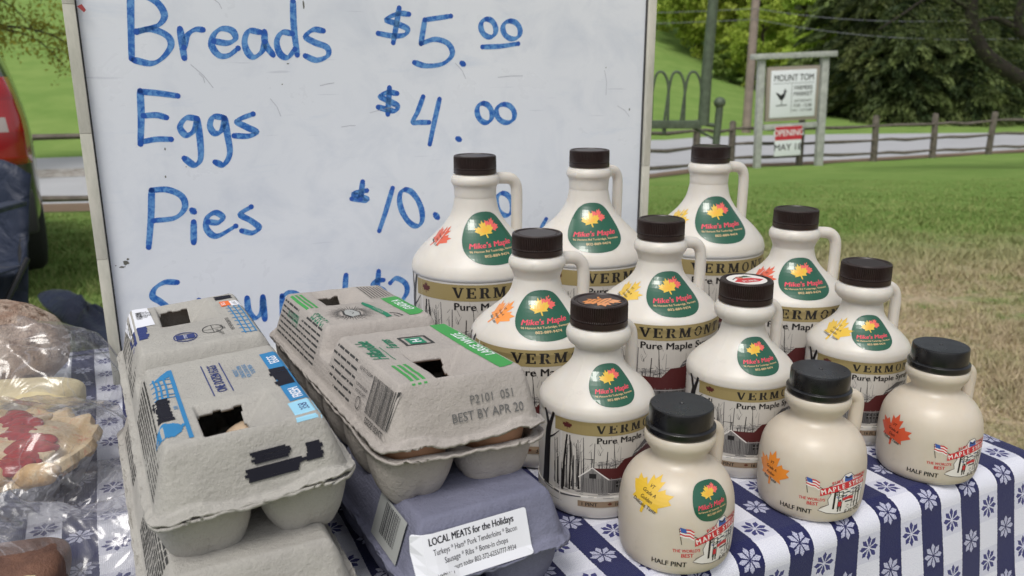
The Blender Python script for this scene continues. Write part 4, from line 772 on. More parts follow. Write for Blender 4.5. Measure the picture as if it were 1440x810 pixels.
def cap_mesh(kind):
    if kind == 'brown':
        pr = [(0, .0166), (.0150, .0166), (.0156, .0160), (.0172, .0160), (.0178, .0170), (.0190, .0170), (.0198, .0163), (.0201, .0150), (.0202, .0060), (.0202, .0052), (.0196, .0050), (.0196, .0046), (.0203, .0044), (.0203, .0004), (.0196, 0), (.0185, 0)]
        rib = lambda k_, r, z: (-.0009 if (k_ % 4) in (0, 1) and .0055 < z < .0155 and r > .0199 else 0)
        b = MB(); b.lathe(pr, 336, rib=rib); return b.mesh('cap', MATS['cap_brown'])
    pr = [(0, .0164), (.0012, .0166), (.0016, .0170), (.0150, .0170), (.0192, .0171), (.0198, .0167), (.0201, .0158), (.0203, .0062), (.0203, .0052), (.0216, .0047), (.0221, .0042), (.0221, .0010), (.0214, -.0002), (.0196, -.0002)]
    rib = lambda k_, r, z: (-.0005 if (k_ % 4) in (0, 1) and .0072 < z < .0145 and r > .019 else 0)
    b = MB(); b.lathe(pr, 336, rib=rib); return b.mesh('cap', MATS['cap_black'])
CAPS = {k_: cap_mesh(k_) for k_ in ('brown', 'black')}
for me in CAPS.values(): me.set_sharp_from_angle(angle=R(28))
def handle_pts(c):
    R_, H, zs, zn = c['R'], c['H'], c['zs'], c['zn']; cap = H-.017; o = {'half_gallon': .046, 'quart': .0435, 'pint': .0375}[c['n']]; zl = zs+(zn-zs)*.12; rl = o*.99
    return [(.016, cap-.0065), (.024, cap-.0062), (o-.008, cap-.0075), (o-.0018, cap-.013), (o, cap-.022), (o, (cap+zl)/2-.004), (o*.995, zl+.006), (rl, zl-.006), (rl-.004, zl-.016)]
for nm, c in CLS.items():
    c['n'] = nm; sf = Surf(profile(c)); SURF[nm] = sf; seam_ = lambda k_, r, z: (.00028 if k_ % 96 == 7 and r > .012 and z > .004 else 0); b = MB(); b.lathe(sf.p, 192, rib=seam_); c['me'] = b.mesh('jug_body', MATS['jug_white'])
    tr = {'half_gallon': .0050, 'quart': .0046, 'pint': .0042}[nm]; hp = catmull([(r*math.sin(R(97)), -r*math.cos(R(97)), z) for r, z in handle_pts(c)], 5)
    b = MB(); b.tube(hp, tr, 16, flat=1.15); c['hm'] = b.mesh('handle', MATS['jug_white'])
    lab = jug_label({'half_gallon': 'HALF GALLON', 'quart': '1 QUART', 'pint': '1 PINT'}[nm], 5).build('front_label', lambda x, y, o, sf=sf, c=c: sf.P(x, sf.m_at_z(max(y*c['R']*(.95 if c['n'] == 'pint' else .985), .0075)), o), None, step=.08, stepy=.07)
    c['lab'] = lab.data; bpy.data.objects.remove(lab)
    st = brand(*c['st'][:2]).build('brand_sticker', sf.patch(c['st'][2]), None, step=.0025, stepy=.0035); c['stm'] = st.data; bpy.data.objects.remove(st)
sf = Surf(hp_profile()); SURF['hp'] = sf; b = MB(); b.lathe(sf.p, 96); HPM = b.mesh('jug_body', MATS['jug_cream'])
b = MB(); ha = R(132); b.tube(catmull([(r*math.sin(ha), -r*math.cos(ha), z) for r, z in [(.017, .0795), (.0255, .0800), (.0312, .0765), (.0322, .071), (.0318, .064), (.0312, .055), (.0290, .046)]], 5), list(np.linspace(.0036, .0044, 31)), 14, flat=1.25); HPH = b.mesh('handle', MATS['jug_cream'])
def hp_label():
    p = Print(); K = 1/.0374; u = .001*K      # units of radius; 1 mm = u
    X = lambda mm: mm*u; Y = lambda mm: mm*u
    p.text('HALF PINT', X(-1), Y(8.2), Y(5.0), 'ink', 1, bold=.03, rot=-.02, sx=.94); p.text('8 FL. OZ.', X(42), Y(8.2), Y(4.2), 'ink', 1, bold=.02)
    p.text("THE WORLD'S", X(9.5), Y(18.6), Y(3.0), 'print_red', 1, bold=.025, sx=.9); p.text("BEST", X(10.2), Y(15.0), Y(3.7), 'print_red', 1, bold=.03)
    # flag on its pole
    p.line([(X(4.2), Y(35)), (X(6.2), Y(24))], Y(.45), 'ink', 1)
    ox, oy = 4.6, 35.2
    for i in range(6): y0 = oy-1.0*i; p.line([(X(ox+.2*i*.3), Y(y0)), (X(ox+3.2), Y(y0-1.0)), (X(ox+6.0), Y(y0-1.2)), (X(ox+9.0), Y(y0-3.0))], Y(.95), 'print_red' if i % 2 == 0 else 'print_white', 1)
    p.poly([(X(ox), Y(oy+.5)), (X(ox+3.8), Y(oy-.6)), (X(ox+4.4), Y(oy-3.4)), (X(ox+.8), Y(oy-2.9))], 'print_blue', 3)
    # outline of the state shape, trees, blue sky, sugaring figures
    out = [(13, 30), (17, 27.5), (21, 30), (27, 33), (31, 38), (36, 39), (39, 36), (44, 35), (50, 33), (51, 27), (49, 20), (50, 14), (45, 11.5), (36, 9), (28, 8.5), (20, 9.5), (14, 11.5), (16, 14), (21, 16), (20, 20), (22, 24)]
    p.poly([(X(a), Y(b_)) for a, b_ in [(21, 30), (27, 33), (31, 38), (36, 39), (39, 36), (44, 35), (50, 33), (51, 27), (49, 20), (50, 14), (45, 11.5), (36, 9), (28, 8.5), (20, 9.5), (14, 11.5), (21, 16), (20, 20), (22, 24)]], 'print_white', 0); p.line([(X(a), Y(b_)) for a, b_ in out+out[:1]], Y(.4), 'ink', 1)
    rd = random.Random(3)
    for i in range(70): a, b_ = rd.uniform(25, 47), rd.uniform(21, 27); p.line([(X(a), Y(b_)), (X(a+rd.uniform(.8, 2.4)), Y(b_+rd.uniform(-.5, .9)))], Y(.55), rd.choice(['ink', 'print_blue', 'grey1', 'ink', 'stk_green']), 1.5)
    for a, w_ in ((24.5, 1.5), (27.5, .6), (30.5, .5), (42, 1.0), (45.5, 1.2), (39, .5)): p.line([(X(a), Y(12.5)), (X(a+.3), Y(26))], Y(w_), 'ink', 2)
    p.line([(X(31), Y(19.5)), (X(36), Y(20.5)), (X(40), Y(19.8))], Y(2.2), 'print_red', 2.4); p.line([(X(33), Y(17.6)), (X(40), Y(17.8))], Y(1.0), 'ink', 2.5)
    p.ell(X(29), Y(18.8), Y(.9), Y(.9), 'ink', 3, 10); p.line([(X(29), Y(18)), (X(29), Y(14.2))], Y(2.4), 'print_red', 2.6); p.line([(X(28.4), Y(14.5)), (X(28.1), Y(10.2))], Y(.9), 'ink', 2.8); p.line([(X(29.6), Y(14.5)), (X(30.2), Y(10.4))], Y(.9), 'ink', 2.8)
    for i in range(26): a, b_ = rd.uniform(32, 46), rd.uniform(11, 16.5); p.line([(X(a), Y(b_)), (X(a+1.6), Y(b_+.2))], Y(.35), rd.choice(['grey2', 'grey3', 'ink', 'sky_print']), 1.5)
    p.poly([(X(31), Y(33)), (X(31), Y(37.5)), (X(34), Y(36)), (X(37), Y(37.5)), (X(38), Y(33))], 'print_blue', 2); p.line([(X(31.5), Y(36)), (X(34.5), Y(35.2)), (X(37.5), Y(36.4))], Y(.8), 'ink', 2.4)
    # curved red banner
    arc = lambda a, d: (X(14.5+a), Y(25.5+6.0*math.sin(min(a, 37)/37*PI*.62)+d-.3))
    n = 18; vs = []; 
    for i in range(n+1): a = 36*i/n; vs += [arc(a, -2.6), arc(a, 2.6)]
    p.add(vs, [(2*i, 2*i+2, 2*i+3, 2*i+1) for i in range(n)], 'print_red', 4)
    def along(txt, a0, sz, d, mt, lay, st):
        a = a0
        for ch in txt:
            if ch != ' ':
                x, y = arc(a, d); x2, y2 = arc(a+.8, d); p.text(ch, x, y, Y(sz), mt, lay, rot=math.atan2(y2-y, x2-x), bold=.035, sx=.9)
            a += st*(.55 if ch in 'I ' else 1.22 if ch == 'M' else 1)
    along('MAPLE SYRUP', 2.6, 4.9, -1.7, 'print_white', 5, 3.25); along('PURE', 8.5, 3.2, 3.4, 'print_red', 5, 2.1); along('VERMONT', 24.5, 3.0, 3.2, 'print_red', 5, 2.0)
    return p
_o = hp_label().build('printed_design', lambda x, y, o: sf.P(x, sf.m_at_z(max(y*.0374, .0072)), o), None, step=.08, stepy=.12); HPL = _o.data; bpy.data.objects.remove(_o)
_o = brand(.0255, .0255).build('brand_sticker', sf.patch(.0505), None, step=.0025, stepy=.0028); HPB = _o.data; bpy.data.objects.remove(_o)
GR = {'yellow': ('stk_gold', ['VT', 'Grade A', 'Golden', 'Delicate Taste']), 'orange': ('stk_orange', ['VT', 'Grade A', 'Amber', 'Rich Taste']), 'red': ('stk_red', ['VT', 'Grade A', 'Dark', 'Robust Taste'])}
GM = {}
def grade_mesh(surfn, r, z, col, rot):
    key = (surfn, col, round(rot, 2))
    if key not in GM:
        o = grade(r, *GR[col], rot).build('grade_sticker', SURF[surfn].patch(z), None, step=.0022, stepy=.0026); GM[key] = o.data; bpy.data.objects.remove(o)
    return GM[key]
def jug(cls, x, y, phi, st_az, leaf=None, leaf_az=0, label='', top=None, lrot=-.35, lz=.046, lr=.0175):
    beta = math.atan2(-y, -x); rz = beta+PI/2+R(phi); c = CLS.get(cls)
    nm = {'half_gallon': 'large_syrup_jug', 'quart': 'medium_syrup_jug', 'pint': 'small_syrup_jug', 'hp': 'round_syrup_jug'}[cls]
    t = thing(nm, label, 'syrup jug', (x, y, TZ+.0009), rz, 'maple syrup jugs lined up on the cloth')
    def part(n, me, az=0): o = bpy.data.objects.new(n, me); link(o, t); o.rotation_euler = (0, 0, R(az)); return o
    if c:
        part('jug_body', c['me']); part('handle', c['hm']); part('front_label', c['lab']); cp = part('cap', CAPS['brown'], random.uniform(0, 90)); cp.location = (0, 0, c['H']-.017)
        if st_az is not None: part('brand_sticker', c['stm'], st_az-phi+0)
        if leaf: part('grade_sticker', grade_mesh(cls, c['lf'][0]*.56, c['lf'][1], leaf, lrot), leaf_az-phi)
    else:
        part('jug_body', HPM); part('handle', HPH); part('printed_design', HPL, -2-phi*0); cp = part('cap', CAPS['black'], random.uniform(0, 90)); cp.location = (0, 0, .0842)
        if st_az is not None: part('brand_sticker', HPB, st_az-phi)
        part('grade_sticker', grade_mesh('hp', lr, lz, leaf, lrot), leaf_az-phi)
    cp.rotation_euler = (0, 0, cp.rotation_euler.z)
    if top == 'orange':
        p = Print(); p.leaf(0, -.001, .0155, 'stk_orange', 0, 2.4); 
        for i in range(5): p.line([(-.008+.001*i, .004-.0028*i), (.007, .006-.003*i)], .0005, 'ink', 1)
        p.build('cap_sticker', lambda a, b_, o: Vector((a, b_, .0166+o)), cp)
    if top == 'white':
        p = Print(); p.ell(0, 0, .0152, .0152, 'print_white', 0, 28); p.poly([(-.013, -.004), (-.005, .004), (.006, .003), (.013, -.003), (.006, -.008), (-.006, -.009)], 'print_red', 1); p.poly([(-.004, .006), (.004, .011), (.008, .005)], 'stk_green', 1); p.line([(-.011, .002), (-.004, .008), (.006, .009)], .0011, 'ink', 2); p.text('PURE', 0, -.0065, .0055, 'print_white', 3, bold=.02); p.leaf(-.004, .004, .004, 'stk_coral', 2)
        p.build('cap_sticker', lambda a, b_, o: Vector((a, b_, .0166+o)), cp).rotation_euler = (0, 0, -rz-cp.rotation_euler.z+.3)
    if top == 'seal':
        p = Print(); p.poly([(.006, -.0155), (.012, -.012), (.009, -.006), (.004, -.009)], 'print_white', 0); p.build('cap_sticker', lambda a, b_, o: Vector((a, b_, .0166+o)), cp)
    return t
# sticker and leaf azimuths are measured from the direction that faces the camera (positive: to the right)
jug('half_gallon', -.035, .773, 21, 20, 'red', -60, 'leftmost large back row syrup jug, red orange leaf sticker, handle against the whiteboard')
jug('half_gallon', .078, .827, 42, 10, None, 0, 'large back row syrup jug before the whiteboard, between two other large jugs')
jug('half_gallon', .210, .869, 30, 22, 'yellow', -50, 'large back row syrup jug standing clear of the whiteboard with grass behind it')
jug('quart', .020, .633, 21, 10, 'orange', -56, 'medium syrup jug with an orange leaf sticker just behind the green printed egg carton')
jug('quart', .129, .694, 27, 22, 'yellow', -48, 'medium syrup jug with a yellow leaf sticker in the centre of the second row')
jug('quart', .263, .746, 23, 21, 'red', -46, 'medium syrup jug with a red leaf sticker at the right end of the second row')
jug('pint', .061, .547, 42, 22, None, 0, 'small syrup jug beside the egg cartons with an orange sticker on its cap', top='orange')
jug('pint', .180, .605, 40, 28, None, 0, 'small syrup jug in mid row with a red and white sticker on its cap', top='white')
jug('pint', .296, .662, 39, 22, 'yellow', -38, 'small syrup jug with yellow leaf sticker and plain cap, right end of its row', lrot=-.2)
jug('hp', .107, .477, 0, 39, 'yellow', -31, 'nearest round half pint jug with a yellow leaf sticker and a green brand sticker', lrot=-.25, lz=.0495)
jug('hp', .217, .538, -8, None, 'orange', -44, 'middle round half pint jug with an orange leaf sticker on its left side', lrot=-.1, lz=.030, lr=.0165)
jug('hp', .328, .590, 3, None, 'red', -41, 'rightmost round half pint jug with a red orange leaf sticker near the table corner', lrot=-.15, lz=.034, lr=.0165)
# ---------------------------------------------------------------- EGG CARTONS
def pulp(name, col, col2, fleck):
    m, g, b = newmat(name, .93); tc = g.n('ShaderNodeTexCoord'); O_ = tc.outputs['Object']; n = g.noise(O_, 22, 5, .6); f = g.noise(O_, 420, 3, .7); f2 = g.noise(O_, 1300, 2, .6)
    c = g.mix(g.ramp(n, .3, .7), col, col2); c = g.mix(g.ramp(f, .60, .78, 0, .5), c, fleck); c = g.mix(g.ramp(f2, .35, .65, 0, .16), c, fleck); g.l.new(c, b.inputs['Base Color']); b.inputs['Specular IOR Level'].default_value = .12
    wv = g.n('ShaderNodeTexWave'); wv.inputs['Scale'].default_value = 420; wv.inputs['Distortion'].default_value = 1.0; g.l.new(O_, wv.inputs['Vector'])
    h = g.math('ADD', g.math('MULTIPLY', g.noise(O_, 55, 5, .65), 2.2), g.math('MULTIPLY', f, .9)); h = g.math('ADD', h, g.math('MULTIPLY', wv.outputs['Fac'], .07))
    bp = g.n('ShaderNodeBump'); bp.inputs['Strength'].default_value = .75; bp.inputs['Distance'].default_value = .0011; g.l.new(h, bp.inputs['Height']); g.l.new(bp.outputs[0], b.inputs['Normal'])
pulp('pulp_grey', (.44, .425, .39), (.37, .355, .33), (.25, .24, .22)); pulp('pulp_warm', (.43, .395, .365), (.375, .345, .32), (.27, .24, .22)); pulp('pulp_blue', (.205, .21, .285), (.165, .17, .235), (.11, .115, .165))
for n_, c_ in {'ct_blue': (.035, .20, .42), 'ct_navy': (.035, .05, .17), 'ct_black': (.012, .012, .020), 'ct_cyan': (.30, .58, .75), 'ct_green': (.06, .30, .08), 'ct_dkgreen': (.02, .20, .11), 'ct_ink': (.05, .05, .05), 'ct_stamp': (.13, .13, .13), 'ct_white': (.74, .75, .80), 'ct_orange': (.75, .16, .04), 'ct_grey': (.36, .37, .36)}.items(): mat(n_, c_, .75, spec=.2)
HL = .033
class Carton:
    def __init__(s, W, L, wins, seam=.004, hl=.033): s.W, s.L, s.wins, s.seam, s.hl = W, L, wins, seam, hl
    def d(s, x, y):
        r = .016; qx, qy = np.abs(x)-(s.W/2-r), np.abs(y)-(s.L/2-r)
        return -(np.hypot(np.maximum(qx, 0), np.maximum(qy, 0))+np.minimum(np.maximum(qx, qy), 0)-r)
    def wd(s, x, y, k):
        x0, x1, y0, y1 = s.wins[k]; a = np.minimum(np.minimum((x-x0)*8, (x1-x)*.80), np.minimum((y-y0)*8, (y1-y)*.75)); return a
    def lid(s, x, y):
        d = s.d(x, y); t = np.clip((d-.0040)/.0098, 0, 5); k = .36; sm = np.minimum(t, 1)-np.where(np.abs(t-1) < k, (k-np.abs(t-1))**2/(4*k), 0); z = s.hl*np.clip(sm, 0, 1)
        # two rounded halves with a valley between them
        yh = np.where(y > s.seam, y-(s.seam+s.L/2)/2, y-(s.seam-s.L/2)/2); hy = np.where(y > s.seam, (s.L/2-s.seam)/2, (s.L/2+s.seam)/2)-.0005; r = .018
        qx, qy = np.abs(x)-(s.W/2-r), np.abs(yh)-(hy-r); dh = -(np.hypot(np.maximum(qx, 0), np.maximum(qy, 0))+np.minimum(np.maximum(qx, qy), 0)-r)
        t2 = np.clip((dh-.0040)/.0098+.18*(np.abs(y-s.seam) < .03), 0, 5); sm2 = np.minimum(t2, 1)-np.where(np.abs(t2-1) < k, (k-np.abs(t2-1))**2/(4*k), 0); zh = s.hl*np.clip(sm2, 0, 1)
        fl = np.minimum(z, s.hl*.56-.006*smoothstep(s.W*.25, s.W*.5, np.abs(x))); m_ = .0035; z = np.where(np.abs(y-s.seam) < .05, np.maximum(np.minimum(zh, z), fl)+np.where(np.abs(zh-fl) < m_, (m_-np.abs(zh-fl))**2/(4*m_), 0)*(d > .006), z)
        z = z+.0012*smoothstep(0, .003, d)
        # shallow step just before the front face and finger bulges at the lower corners
        bul = np.exp(-(((np.abs(x)-(s.W/2-.020))/.013)**2+((np.abs(y)-(s.L/2-.0045))/.0042)**2)); z = z+.0050*bul
        bul2 = np.exp(-(((np.abs(y)-s.L*.25)/.045)**2)); z = z-.0006*bul2*smoothstep(.02, .04, d)
        for k_ in range(len(s.wins)): z = z-np.clip(s.wd(x, y, k_), 0, .0125)
        return z
    def base(s, x, y):
        d = s.d(x, y); cx = s.W/4-.0005; py = (s.L-.014)/6
        dx = np.abs(np.abs(x)-cx)/(cx*.97); yy = (y/py) - np.floor(y/py) - .5; yy = np.where(np.abs(y) > py*3, (np.abs(y)-py*2.5)/py, yy); dy = np.abs(yy)/.475
        q = (dx**2.5+dy**2.5)**(1/2.5); c = np.clip(1-np.clip(q, 0, 1)**3.2, 0, 1)**.62; foot = (1-smoothstep(.0, .16, np.abs(q-.62)))*.0
        z = -.0335*c-.0025*np.exp(-(((dx-.42)/.20)**2+((dy-.42)/.20)**2)); z = z-.003*smoothstep(.006, .010, d)*(1-c); z = z+.0022*np.exp(-((dx/.12)**2))*c+.0022*np.exp(-((dy/.12)**2))*c
        return z-.0012*smoothstep(0, .003, d)
    def mesh(s, fn, name, mt, holes=False, seed=0, edge=.0010, flip=False, nx=92, ny=236):
        def spaced(n, h):      # denser near the rims
            a = np.linspace(-1, 1, n); return np.sign(a)*(1-(1-np.abs(a))**1.35)*h
        r = .016; ys = spaced(ny, s.L/2); us = spaced(nx, 1.0); Yg = np.repeat(ys[None], nx, 0); e = np.maximum(np.abs(ys)-(s.L/2-r), 0); hw = s.W/2-r+np.sqrt(np.maximum(r*r-e*e, 0)); Xg = us[:, None]*hw[None]
        Z = fn(Xg, Yg); D = s.d(Xg, Yg); rim = 1-smoothstep(.001, .007, D)
        for i in range(nx):
            for j in range(ny):
                x, y = Xg[i, j], Yg[i, j]; n1 = noise.noise(Vector((x*28+seed, y*28, Z[i, j]*20))); Z[i, j] += .0011*n1+.00030*noise.noise(Vector((x*120, y*120, seed)))
                if rim[i, j] > 0:
                    n2 = noise.noise(Vector((x*60+seed*3, y*60, 9.1))); Z[i, j] += rim[i, j]*(.0016*n2+.0010*noise.noise(Vector((x*210, y*210, seed)))); k_ = 1+rim[i, j]*edge*14*noise.noise(Vector((x*75, y*75, seed+5))); Xg[i, j] = x*k_; Yg[i, j] = y*(1+(k_-1)*.4)
        F = grid_faces(nx, ny)
        if holes:
            Vx, Vy = Xg.ravel()[F].mean(1), Yg.ravel()[F].mean(1); keep = np.ones(len(F), bool)
            for k_, (x0, x1, y0, y1) in enumerate(s.wins):
                nn = np.array([noise.noise(Vector((a*190, b_*190, seed))) for a, b_ in zip(Vx, Vy)])*.0022; keep &= ~((Vx > x0+.0016+nn*.4) & (Vx < x1-.0160+nn*.4) & (Vy > y0+.0016+nn*.5) & (Vy < y1-.0055+nn*.5))
            F = F[keep]
        if flip: F = F[:, ::-1]
        me = np_mesh(name, np.stack([Xg, Yg, Z], -1).reshape(-1, 3), F, MATS[mt]); return me
    def top(s, seed):
        def f(x, y, o):
            z = float(s.lid(np.array(x), np.array(y))); return Vector((x, y, z+.0011*noise.noise(Vector((x*28+seed, y*28, z*20)))+.00030*noise.noise(Vector((x*120, y*120, seed)))+o))
        return f
    def wallpt(s, axis, sgn, a, z, o):      # point on the outer slope at height z; a runs along the wall
        lo, hi = .002, .0165
        for _ in range(18):
            mid = (lo+hi)/2; x, y = ((a, sgn*(s.L/2-mid)) if axis == 'y' else (sgn*(s.W/2-mid), a))
            if float(s.lid(np.array(x), np.array(y))) < z: lo = mid
            else: hi = mid
        nz, nh = .28, .96; dd = lo-o*nh
        return Vector((a, sgn*(s.L/2-dd), z+o*nz)) if axis == 'y' else Vector((sgn*(s.W/2-dd), a, z+o*nz))
def scribble(p, x0, y0, x1, y1, m, seed, lay=3, n=9, jit=.12):     # a blacked-out patch with ragged ends
    rd = random.Random(seed); w_ = x1-x0; h = y1-y0; n *= 2
    top_ = [(x0+w_*i/n, y1+rd.uniform(-jit, jit*.4)*h) for i in range(n+1)]; bot = [(x1-w_*i/n, y0+rd.uniform(-jit*.4, jit)*h) for i in range(n+1)]
    L_ = [(x0+rd.uniform(-.04, .06)*w_, y0+h*k_/4) for k_ in (1, 2, 3)]; Rr = [(x1+rd.uniform(-.06, .05)*w_, y1-h*k_/4) for k_ in (1, 2, 3)]
    nr = max(4, int(round(min(h, w_)/.0011))) if False else 5
    if h <= w_:
        for k_ in range(nr): y = y0+h*(k_+.5)/nr; p.line([(x0+rd.uniform(-.03, .10)*w_, y+rd.uniform(-.1, .1)*h/nr), ((x0+x1)/2, y+rd.uniform(-.2, .2)*h/nr), (x1-rd.uniform(-.03, .12)*w_, y+rd.uniform(-.1, .1)*h/nr)], h/nr*rd.uniform(.98, 1.22), m, lay, h/nr*rd.uniform(.9, 1.1))
    else:
        nr = 8
        for k_ in range(nr): y = y0+h*(k_+.5)/nr; p.line([(x0+rd.uniform(-.10, .12)*w_, y), ((x0+x1)/2, y+rd.uniform(-.15, .15)*h/nr), (x1-rd.uniform(-.10, .12)*w_, y)], h/nr*rd.uniform(1.0, 1.25), m, lay, h/nr)
AW = R(90)     # text reads away from the camera, along the carton
def carton(name, label, c, pos, deg, zrim, mt, lid_tilt=(0, 0), wins=True, seed=1, group=None, roll=0):
    t = thing(name, label, 'egg carton', (pos[0], pos[1], TZ+zrim), R(deg), group); t.rotation_euler = (0, R(roll), R(deg))
    lm = c.mesh(c.lid, 'lid', mt, wins, seed, nx=(128 if wins else 92), ny=(320 if wins else 236)); lo = bpy.data.objects.new('lid', lm); link(lo, t); lo.location = (0, 0, .0013+lid_tilt[0]); lo.rotation_euler = (R(lid_tilt[2]) if len(lid_tilt) > 2 else 0, R(lid_tilt[1]), 0)
    md = lo.modifiers.new('s', 'SOLIDIFY'); md.thickness = .0019; md.offset = -1
    bmh = c.mesh(c.base, 'base', mt, False, seed+7, edge=.0013); bo = bpy.data.objects.new('base', bmh); link(bo, t); md = bo.modifiers.new('s', 'SOLIDIFY'); md.thickness = .0018; md.offset = 1
    return t, lo, bo
mat('egg_brown', (.50, .27, .155), .55, noise_amt=.12, nscale=120, bump=.12, bscale=900, sss=.1); mat('egg_pale', (.62, .47, .33), .55, noise_amt=.1, nscale=100, bump=.12, bscale=900, sss=.1); mat('egg_cream', (.72, .66, .56), .5, bump=.1, bscale=900)
def egg_mesh(mt):
    pr = []
    for k_ in range(29): a = PI*k_/28; z = -.0268*math.cos(a); r = .0203*math.sin(a)*(1+.12*math.cos(a)*-1*-.9); pr.append((max(r, 0), z))
    b = MB(); b.lathe(pr, 32); return b.mesh('egg', MATS[mt])
EM = {k_: egg_mesh(k_) for k_ in ('egg_brown', 'egg_pale', 'egg_cream')}
def egg(t, c, ix, iy, mt, label, dz=0, dx=0, dy=0, lie=False):
    py = (c.L-.014)/6; cx = c.W/4-.0005; dy += .0050 if iy == -3 else 0; M = Matrix.Translation(t.location) @ t.rotation_euler.to_matrix().to_4x4(); p = M@Vector((ix*cx+dx, (iy+.5)*py+dy, -.0015+dz))
    o = bpy.data.objects.new('egg', EM[mt]); link(o); o.location = p; o.rotation_euler = (R(90 if lie else random.uniform(-6, 6)), R(random.uniform(-6, 6)), t.rotation_euler.z if lie else 0); tag(o, label, 'egg', 'eggs seen inside the cartons'); return o
# lower cartons first
CL2 = Carton(.108, .294, [], hl=.0305); cP = Carton(.110, .290, [], hl=.0305)
def loc2(pos, deg, dx, dy): a = R(deg); return (pos[0]+dx*math.cos(a)-dy*math.sin(a), pos[1]+dx*math.sin(a)+dy*math.cos(a))
LP, LD = (-.1942, .4968), 27.8; RP, RD = (-.0891, .5457), 29.0
pL = loc2(LP, LD, -.006, -.016); tl2, lid, _ = carton('egg_carton', 'grey egg carton at the bottom of the left stack, under the blue printed one', CL2, pL, LD, .0340, 'pulp_grey', wins=False, seed=11, group='stacked pulp egg cartons')
def hatch(c, sgn, y0, y1, parent, nm='side_print', rows=9, ink='ct_ink', z0=.006, z1=.030, seed=2):
    p = Print(); rd = random.Random(seed)
    for k_ in range(rows):
        z = z1-(z1-z0)*k_/(rows-1); y = y0
        while y < y1:
            l = rd.uniform(.004, .015); p.rect(y, z-.0008, min(y+l, y1), z+.0006, ink, 0); y += l+.0016
    p.build(nm, lambda x, y, o: c.wallpt('x', sgn, x, y, o), parent, step=.02)
hatch(CL2, -1, -.115, -.03, lid, rows=11, seed=4); hatch(CL2, -1, .03, .115, lid, rows=9, seed=5)
pP = loc2(RP, RD, .002, -.020); tp, lidP, _ = carton('egg_carton', 'blue violet egg carton at the bottom of the right stack with a white advert sticker', cP, pP, RD, .0340, 'pulp_blue', wins=False, seed=23, group='stacked pulp egg cartons')
p = Print(); wx0, wx1, z0, z1 = -.044, .023, -.0005, .0262
def rr(p, x0, y0, x1, y1, r, m, lay):
    pts = []
    for (cx, cy, a0) in [(x1-r, y1-r, 0), (x0+r, y1-r, 90), (x0+r, y0+r, 180), (x1-r, y0+r, 270)]: pts += [(cx+r*math.cos(R(a0+q)), cy+r*math.sin(R(a0+q))) for q in (0, 30, 60, 90)]
    p.poly(pts, m, lay)
rr(p, -.0475, .0005, .0225, .0255, .0015, 'ct_white', 0); xc = -.0125
p.text('LOCAL MEATS for the Holidays', xc, .0198, .0054, 'ct_black', 1, bold=.03, sx=.735); p.text('Turkeys * Ham* Pork Tenderloins * Bacon', xc+.0015, .0146, .0043, 'ct_black', 1, bold=.008, sx=.70); p.text('Sausage * Ribs * Bone-in chops', xc+.001, .0096, .0043, 'ct_black', 1, bold=.008, sx=.74); p.text('Reserve yours today 802-372-6255/777-9934', xc+.0005, .0048, .0040, 'ct_black', 1, bold=.008, sx=.68)
p.build('advert_sticker', lambda x, y, o: cP.wallpt('y', -1, x, y, o+2.2e-3), lidP, step=.006, stepy=.005, lay=8e-5)
p = Print(); p.rect(-.120, .002, -.080, .0265, 'ct_grey', 0); rd = random.Random(4); y = -.112
while y < -.090: w_ = rd.choice([.0004, .0008, .0012]); p.rect(y, .007, y+w_, .025, 'ct_black', 1); y += w_+rd.choice([.0005, .0008, .0011])
p.build('barcode_label', lambda x, y, o: cP.wallpt('x', -1, x, y, o+1.6e-3), lidP, step=.008, stepy=.006, lay=8e-5)
# ---- top left carton
cA = Carton(.106, .293, [(-.0195, .0205, -.130, -.084), (-.020, .018, .074, .128)], .004)
tA, lidA, bA = carton('egg_carton', 'grey egg carton topping the left stack, blue print blacked out with marker scribbles', cA, LP, LD, .0940, 'pulp_grey', (0.0008, .0), seed=3, roll=-3.6, group='stacked pulp egg cartons')
lidA.data.update()
p = Print()
def bar(p, x0, x1, y0, y1, m, lay=0): p.poly([(x0, y0), (x1, y0), (x1, y1), (x0, y1)], m, lay)
# front half: blue fence drawing, tree blot, scribble
bar(p, -.0262, -.0240, -.128, -.022, 'ct_blue')
p.poly([(-.0262, -.022), (-.0262, -.034), (-.0345, -.038), (-.0345, -.035)], 'ct_blue', 1)
for x in (-.0355, -.0330, -.0300): p.line([(x, -.033), (x+.0006, -.048), (x, -.066)], .0011, 'ct_blue', 1)
for y in (-.037, -.045, -.053, -.061, -.066): p.line([(-.0375, y), (-.031, y+.001), (-.0258, y)], .0012, 'ct_blue', 1.2)
rd = random.Random(9); p.poly([(-.0345+.0070*(1+.10*rd.uniform(-1, 1))*math.cos(2*PI*i/34), -.1120+.0100*(1+.10*rd.uniform(-1, 1))*math.sin(2*PI*i/34)) for i in range(34)], 'ct_blue', 1); p.line([(-.029, -.112), (-.0262, -.107)], .0022, 'ct_blue', 2)
scribble(p, -.0385, -.099, -.0300, -.066, 'ct_black', 3)
for i in range(5): p.line([(-.029, -.085+.001*i), (-.0268, -.085+.001*i)], .0004, 'ct_blue', 2)
p.text('ONE DOZEN EGGS', .0008, -.051, .0078, 'ct_navy', 1, rot=AW, bold=.03, sx=.68); p.line([(-.0075, -.026), (-.0070, -.078)], .0007, 'ct_navy', 1); p.line([(.0032, -.026), (.0036, -.076)], .0007, 'ct_navy', 1)
for i, s in enumerate(['PROUDLY', 'CRACKED OPEN', 'FOR GOOD EGGS', 'TO BE FRESH']): p.text(s, .0105+i*.0031, -.049, .0034, 'ct_blue', 1, rot=AW, bold=.01, sx=.85)
